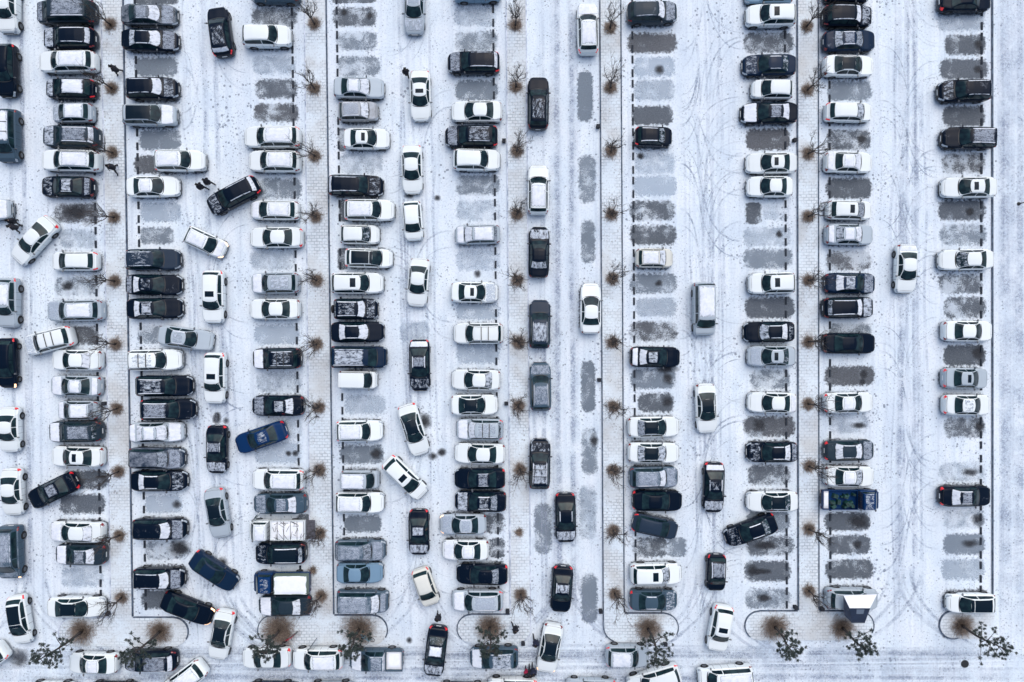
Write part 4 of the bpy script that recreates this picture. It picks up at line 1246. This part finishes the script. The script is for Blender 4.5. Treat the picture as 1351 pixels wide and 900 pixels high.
# manhole at lower right
p = P(1273, 876, 0); mb = MB(); mb.tube([(0, 0, 0), (0, 0, .03)], [.36, .34], 24); o = new_obj('manhole_cover', mb.mesh('manhole_cover', M_TRIM)); o.location = (p.x, p.y, .0)
tag(o, 'round dark manhole cover in the snow at the lower right corner', 'manhole cover')
p = P(1344, 269, 0); root = empty('marker_post', p); mb = MB(); mb.tube([(0, 0, 0), (0, 0, 1.1)], [.05, .045], 8); new_obj('pole', mb.mesh('pole', M_TRIM, True), root)
mb = MB(); mb.tube([(0, 0, 0), (0, 0, .06)], [.17, .15], 12); new_obj('foot', mb.mesh('foot', M_TRIM), root); tag(root, 'lone dark marker post at the right edge of the photo', 'post')

# booth with one snowy and one bare roof slope
c = P(1131, 806, 0); root = empty('ticket_booth', c)
def q3(px, py, z): v = P(px, py, z)-c; return (v.x, v.y, v.z)
A = [q3(1113, 786, 2.55), q3(1157, 784.5, 2.55), q3(1148, 802.5, 2.75), q3(1121, 802.5, 2.75)]
B = [q3(1121, 803, 2.74), q3(1148, 803, 2.74), q3(1141, 822, 1.9), q3(1123.5, 822, 1.9)]
def plate(pts, th, m, name):
    vs = list(pts)+[(a, b, z-th) for a, b, z in pts]
    me = mesh_from(name, vs, [(3, 2, 1, 0), (4, 5, 6, 7), (0, 1, 5, 4), (1, 2, 6, 5), (2, 3, 7, 6), (3, 0, 4, 7)], m)
    bm = bmesh.new(); bm.from_mesh(me); bmesh.ops.recalc_face_normals(bm, faces=bm.faces); bm.to_mesh(me); bm.free(); return me
rf = new_obj('roof', plate(A, .08, M_SNOWTOP, 'roof'), root); rf['label'] = 'snow-covered roof slope'
new_obj('roof', plate(B, .06, M_BOOTH, 'roof_bare'), root)['label'] = 'bare navy roof slope'
D_ = [q3(1113, 787, 2.5), q3(1121, 803, 2.71), q3(1123.5, 821.5, 1.88), q3(1114, 812, 1.95)]
new_obj('roof', plate(D_, .05, M_BOOTH, 'roof_side'), root)
W_ = []
mb = MB()
wx = [q3(1114, 803, 0), q3(1127, 803, 0), q3(1127, 810, 0), q3(1114, 810, 0)]
x0, x1 = wx[0][0], wx[1][0]; y0, y1 = wx[2][1], wx[0][1]
mb.box(x0, x1, y0, y1, .1, 1.86); new_obj('wall', mb.mesh('wall', M_BOOTH), root)
m1 = [lerp(a, b, .3) for a, b in zip(B[0], B[3])]
sk = [tuple(Vector(B[0]).lerp(Vector(B[3]), u).lerp(Vector(B[1]).lerp(Vector(B[2]), u), v)+Vector((0, 0, .03))) for u, v in ((.05, .33), (.05, .72), (.36, .72), (.36, .33))]
new_obj('skylight', plate(sk, .02, simple('grey_window', (.16, .2, .26), .3), 'skylight'), root)
tag(root, 'navy booth with one snow-covered roof slope beside a silver SUV', 'booth')

# bicycles
def bicycle(px, py, rz, m, label):
    root = empty('bicycle', P(px, py, .1), R(rz))
    for x in (-.52, .52):
        mb = MB(); pts = [(x+.33*math.cos(t*.2618), 0, .35+.33*math.sin(t*.2618)) for t in range(25)]
        mb.tube(pts, [.02]*25, 5)
        for t in range(0, 12): a = t*.5236; mb.tube([(x, 0, .35), (x+.32*math.cos(a), 0, .35+.32*math.sin(a))], [.003]*2, 3)
        new_obj('wheel', mb.mesh('wheel', M_TYRE, True), root)
    mb = MB()
    for a, b in (((-.52, 0, .35), (-.08, 0, .32)), ((-.52, 0, .35), (-.2, 0, .82)), ((-.08, 0, .32), (-.22, 0, .92)), ((-.08, 0, .32), (.36, 0, .8)), ((-.2, 0, .8), (.36, 0, .82)), ((.52, 0, .35), (.36, 0, .95))): mb.tube([a, b], [.022]*2, 6)
    new_obj('frame', mb.mesh('frame', m, True), root)
    mb = MB(); mb.tube([(.30, -.3, 1.0), (.4, -.1, .97), (.4, .1, .97), (.30, .3, 1.0)], [.014]*4, 5); new_obj('handlebar', mb.mesh('handlebar', M_TRIM, True), root)
    mb = MB(); mb.box(-.36, -.1, -.07, .07, .92, .98, .015); new_obj('saddle', mb.mesh('saddle', M_TRIM), root)
    tag(root, label, 'bicycle')
bicycle(384, 839, 35, simple('red_frame', (.5, .03, .06), .4), 'red bicycle parked in the brown grass on the second island')
bicycle(484, 838, -25, simple('teal_frame', (.10, .28, .36), .4), 'teal bicycle lying by the pine next to the slate pickup')

# ------------------------------------------------------------------ people
def cloth(name, c): return noisy(name, tuple(q*.7 for q in c), c, 12, .9)
C_BLK = cloth('black_wool', (.012, .014, .024)); C_NVY = cloth('navy_wool', (.01, .016, .045)); C_RED = cloth('red_wool', (.35, .01, .06)); SKIN = simple('skin', (.42, .26, .19), .6); C_HAIR = simple('dark_hair', (.008, .007, .008), .7)
C_TRO = cloth('dark_trousers', (.016, .018, .026))
def skin_build(name, J, edges, m, sub=2, extra=None):
    names = list(J); idx = {k: i for i, k in enumerate(names)}
    me = bpy.data.meshes.new(name); me.from_pydata([J[k][0] for k in names], [(idx[a], idx[b]) for a, b in edges], []); me.update()
    o = bpy.data.objects.new(name, me); COL.objects.link(o)
    md = o.modifiers.new('s', 'SKIN'); sv = me.skin_vertices[0].data
    for k in names: sv[idx[k]].radius = (J[k][1], J[k][2] if len(J[k]) > 2 else J[k][1])
    sv[0].use_root = True
    md.use_smooth_shade = True
    s2 = o.modifiers.new('u', 'SUBSURF'); s2.levels = sub; s2.render_levels = sub
    dg = bpy.context.evaluated_depsgraph_get(); ev = o.evaluated_get(dg); out = bpy.data.meshes.new_from_object(ev)
    bpy.data.objects.remove(o); out.materials.clear(); out.materials.append(m)
    return out
def person(px, py, heading, coat, label, stride=.28, bag=False, scale=1.0, group=None):
    st = stride
    hipz = .90
    J = {'pel': ((0, 0, .95), .13, .12), 'sp': ((0, 0, 1.15), .125, .10), 'ch': ((0, 0, 1.34), .15, .115), 'nk': ((.01, 0, 1.49), .055), 'hb': ((.02, 0, 1.56), .055), 'hd': ((.035, 0, 1.64), .08), 'tp': ((.02, 0, 1.70), .06)}
    E = [('pel', 'sp'), ('sp', 'ch'), ('ch', 'nk'), ('nk', 'hb'), ('hb', 'hd'), ('hd', 'tp')]
    for s_, k, f in ((1, 'L', st), (-1, 'R', -st)):
        J['hip'+k] = ((0, s_*.10, .88), .095); J['kn'+k] = ((f*.5+.06, s_*.10, .50), .08); J['an'+k] = ((f-.03 if f > 0 else f, s_*.10, .10 if f >= 0 else .13), .058)
        J['to'+k] = ((f+.15, s_*.115, .045 if f >= 0 else .05), .045)
        E += [('pel', 'hip'+k), ('hip'+k, 'kn'+k), ('kn'+k, 'an'+k), ('an'+k, 'to'+k)]
        J['sh'+k] = ((0, s_*.19, 1.41), .062); J['el'+k] = ((-f*.3, s_*.235, 1.13), .045); J['wr'+k] = ((-f*.55+.06, s_*.23, .90), .03); J['pa'+k] = ((-f*.62+.08, s_*.23, .83), .03, .02)
        E += [('ch', 'sh'+k), ('sh'+k, 'el'+k), ('el'+k, 'wr'+k), ('wr'+k, 'pa'+k)]
    body = skin_build('body', J, E, C_TRO, 2)
    body.materials.append(SKIN)
    for p_ in body.polygons:
        c_ = p_.center
        if c_.z > 1.50: p_.material_index = 1
    # fingers and face details joined to the body
    bm = bmesh.new(); bm.from_mesh(body); mb = MB()
    for s_, f in ((1, st), (-1, -st)):
        pc = Vector((-f*.62+.08, s_*.23, .83))
        for q in range(4): mb.tube([pc+Vector(((q-1.5)*.018, 0, 0)), pc+Vector(((q-1.5)*.02, -s_*.005, -.06)), pc+Vector(((q-1.5)*.02+.005, -s_*.02, -.085-.01*(q in (1, 2))))], [.009, .008, .006], 5)
        mb.tube([pc+Vector((.02, 0, .03)), pc+Vector((.045, -s_*.01, -.005)), pc+Vector((.05, -s_*.02, -.035))], [.01, .009, .007], 5)
    mb.tube([(.12, 0, 1.655), (.135, 0, 1.625), (.118, 0, 1.612)], [.008, .014, .010], 6)
    for s_ in (1, -1): mb.tube([(.02, s_*.088, 1.655), (.02, s_*.096, 1.63), (.025, s_*.088, 1.605)], [.010, .016, .008], 6)
    off = len(body.vertices); bm.free()
    vs = [tuple(v.co) for v in body.vertices]+mb.v; fs = [tuple(p_.vertices) for p_ in body.polygons]+[tuple(i+off for i in f) for f in mb.f]
    nf_ = len(mb.f)-3*(2*6+2); mi = [p_.material_index for p_ in body.polygons]+[0]*nf_+[1]*(len(mb.f)-nf_)
    me = mesh_from('body', vs, fs, C_TRO, True); me.materials.append(SKIN); me.polygons.foreach_set('material_index', mi)
    Jc = {'pel': ((0, 0, .92), .25, .22), 'lo': ((0, 0, .66), .25, .23), 'sp': ((0, 0, 1.12), .215, .19), 'ch': ((0, 0, 1.34), .225, .19), 'nk': ((0, 0, 1.47), .12)}
    Ec = [('pel', 'lo'), ('pel', 'sp'), ('sp', 'ch'), ('ch', 'nk')]
    for k, f, s_ in (('L', st, 1), ('R', -st, -1)):
        Jc['sh'+k] = ((0, s_*.20, 1.40), .11); Jc['el'+k] = ((-f*.3, s_*.24, 1.13), .09); Jc['wr'+k] = ((-f*.5+.05, s_*.235, .92), .062)
        Ec += [('ch', 'sh'+k), ('sh'+k, 'el'+k), ('el'+k, 'wr'+k)]
    ct = skin_build('coat', Jc, Ec, coat, 2)
    Jh = {'a': ((.0, 0, 1.70), .112, .112), 'b': ((-.045, 0, 1.58), .09), 'c': ((.04, 0, 1.74), .08)}
    hr = skin_build('hair', Jh, [('a', 'b'), ('a', 'c')], C_HAIR, 1)
    gz = .1 if group == 'island' else 0
    root = empty('person', P(px, py, gz), R(heading), (scale,)*3)
    new_obj('body', me, root); new_obj('coat', ct, root); new_obj('hair', hr, root)
    tag(root, label, 'person', 'people walking in the snow')
    return root
person(160, 97, 200, C_BLK, 'person in long black coat walking beside the white SUV in the leftmost row', .30, group='island')
person(156, 224, 255, C_BLK, 'person in black mid-stride on the strip below the third young tree', .42, group='island')
person(280, 243, 150, C_BLK, 'right-hand person of the pair in black below the white SUV', .35)
person(271, 249, 150, C_BLK, 'left-hand person of the pair in black, hunched, below the white SUV', .40)
person(27, 294, 280, C_BLK, 'person in black at far left, nearer the silver car', .3)
person(29, 302, 230, C_BLK, 'person in black at far left, nearer the white backing-out sedan', .35)
person(538, 101, 90, C_BLK, 'person in black standing beside the white sedan with sunroof', .22)
person(579.5, 809, 95, C_BLK, 'person in black behind the dark sedan with a snowy roof', .15)
person(680, 824, 130, C_BLK, 'person in black coat on the paved corner left of the central road', .35, group='island')
person(706, 842, 100, C_NVY, 'person in navy beside the white sedan entering the central road', .35)
person(703, 879, 80, C_NVY, 'person in navy next to the red-coated person on the bottom road', .25)
person(699, 881, 80, C_BLK, 'person in black between the red-coated and navy people', .25)
person(694, 881, 80, C_RED, 'short person in bright red coat on the bottom road', .2, scale=.72)

# ------------------------------------------------------------------ light
w = bpy.data.worlds.new('World'); sc.world = w; w.use_nodes = True
nt = w.node_tree; bg = nt.nodes['Background']
sky = nt.nodes.new('ShaderNodeTexSky'); sky.sky_type = 'NISHITA'; sky.sun_disc = False
sky.sun_elevation = R(58); sky.sun_rotation = R(20); sky.air_density = 1.0; sky.dust_density = 3.6; sky.ozone_density = 1.0
nt.links.new(sky.outputs[0], bg.inputs[0]); bg.inputs[1].default_value = .15
sd = bpy.data.lights.new('sun', 'SUN'); sd.energy = 1.56; sd.angle = R(75); sd.color = (1, .997, .99)
so = bpy.data.objects.new('sun', sd); COL.objects.link(so)
so.rotation_euler = (R(32), 0, R(180-20)); so.location = (0, 0, 90)
sc.view_settings.view_transform = 'Standard'; sc.view_settings.look = 'None'; sc.view_settings.exposure = 0
sc.render.engine = 'CYCLES'; sc.cycles.max_bounces = 6; sc.cycles.transparent_max_bounces = 16
print('objects', len(bpy.data.objects))
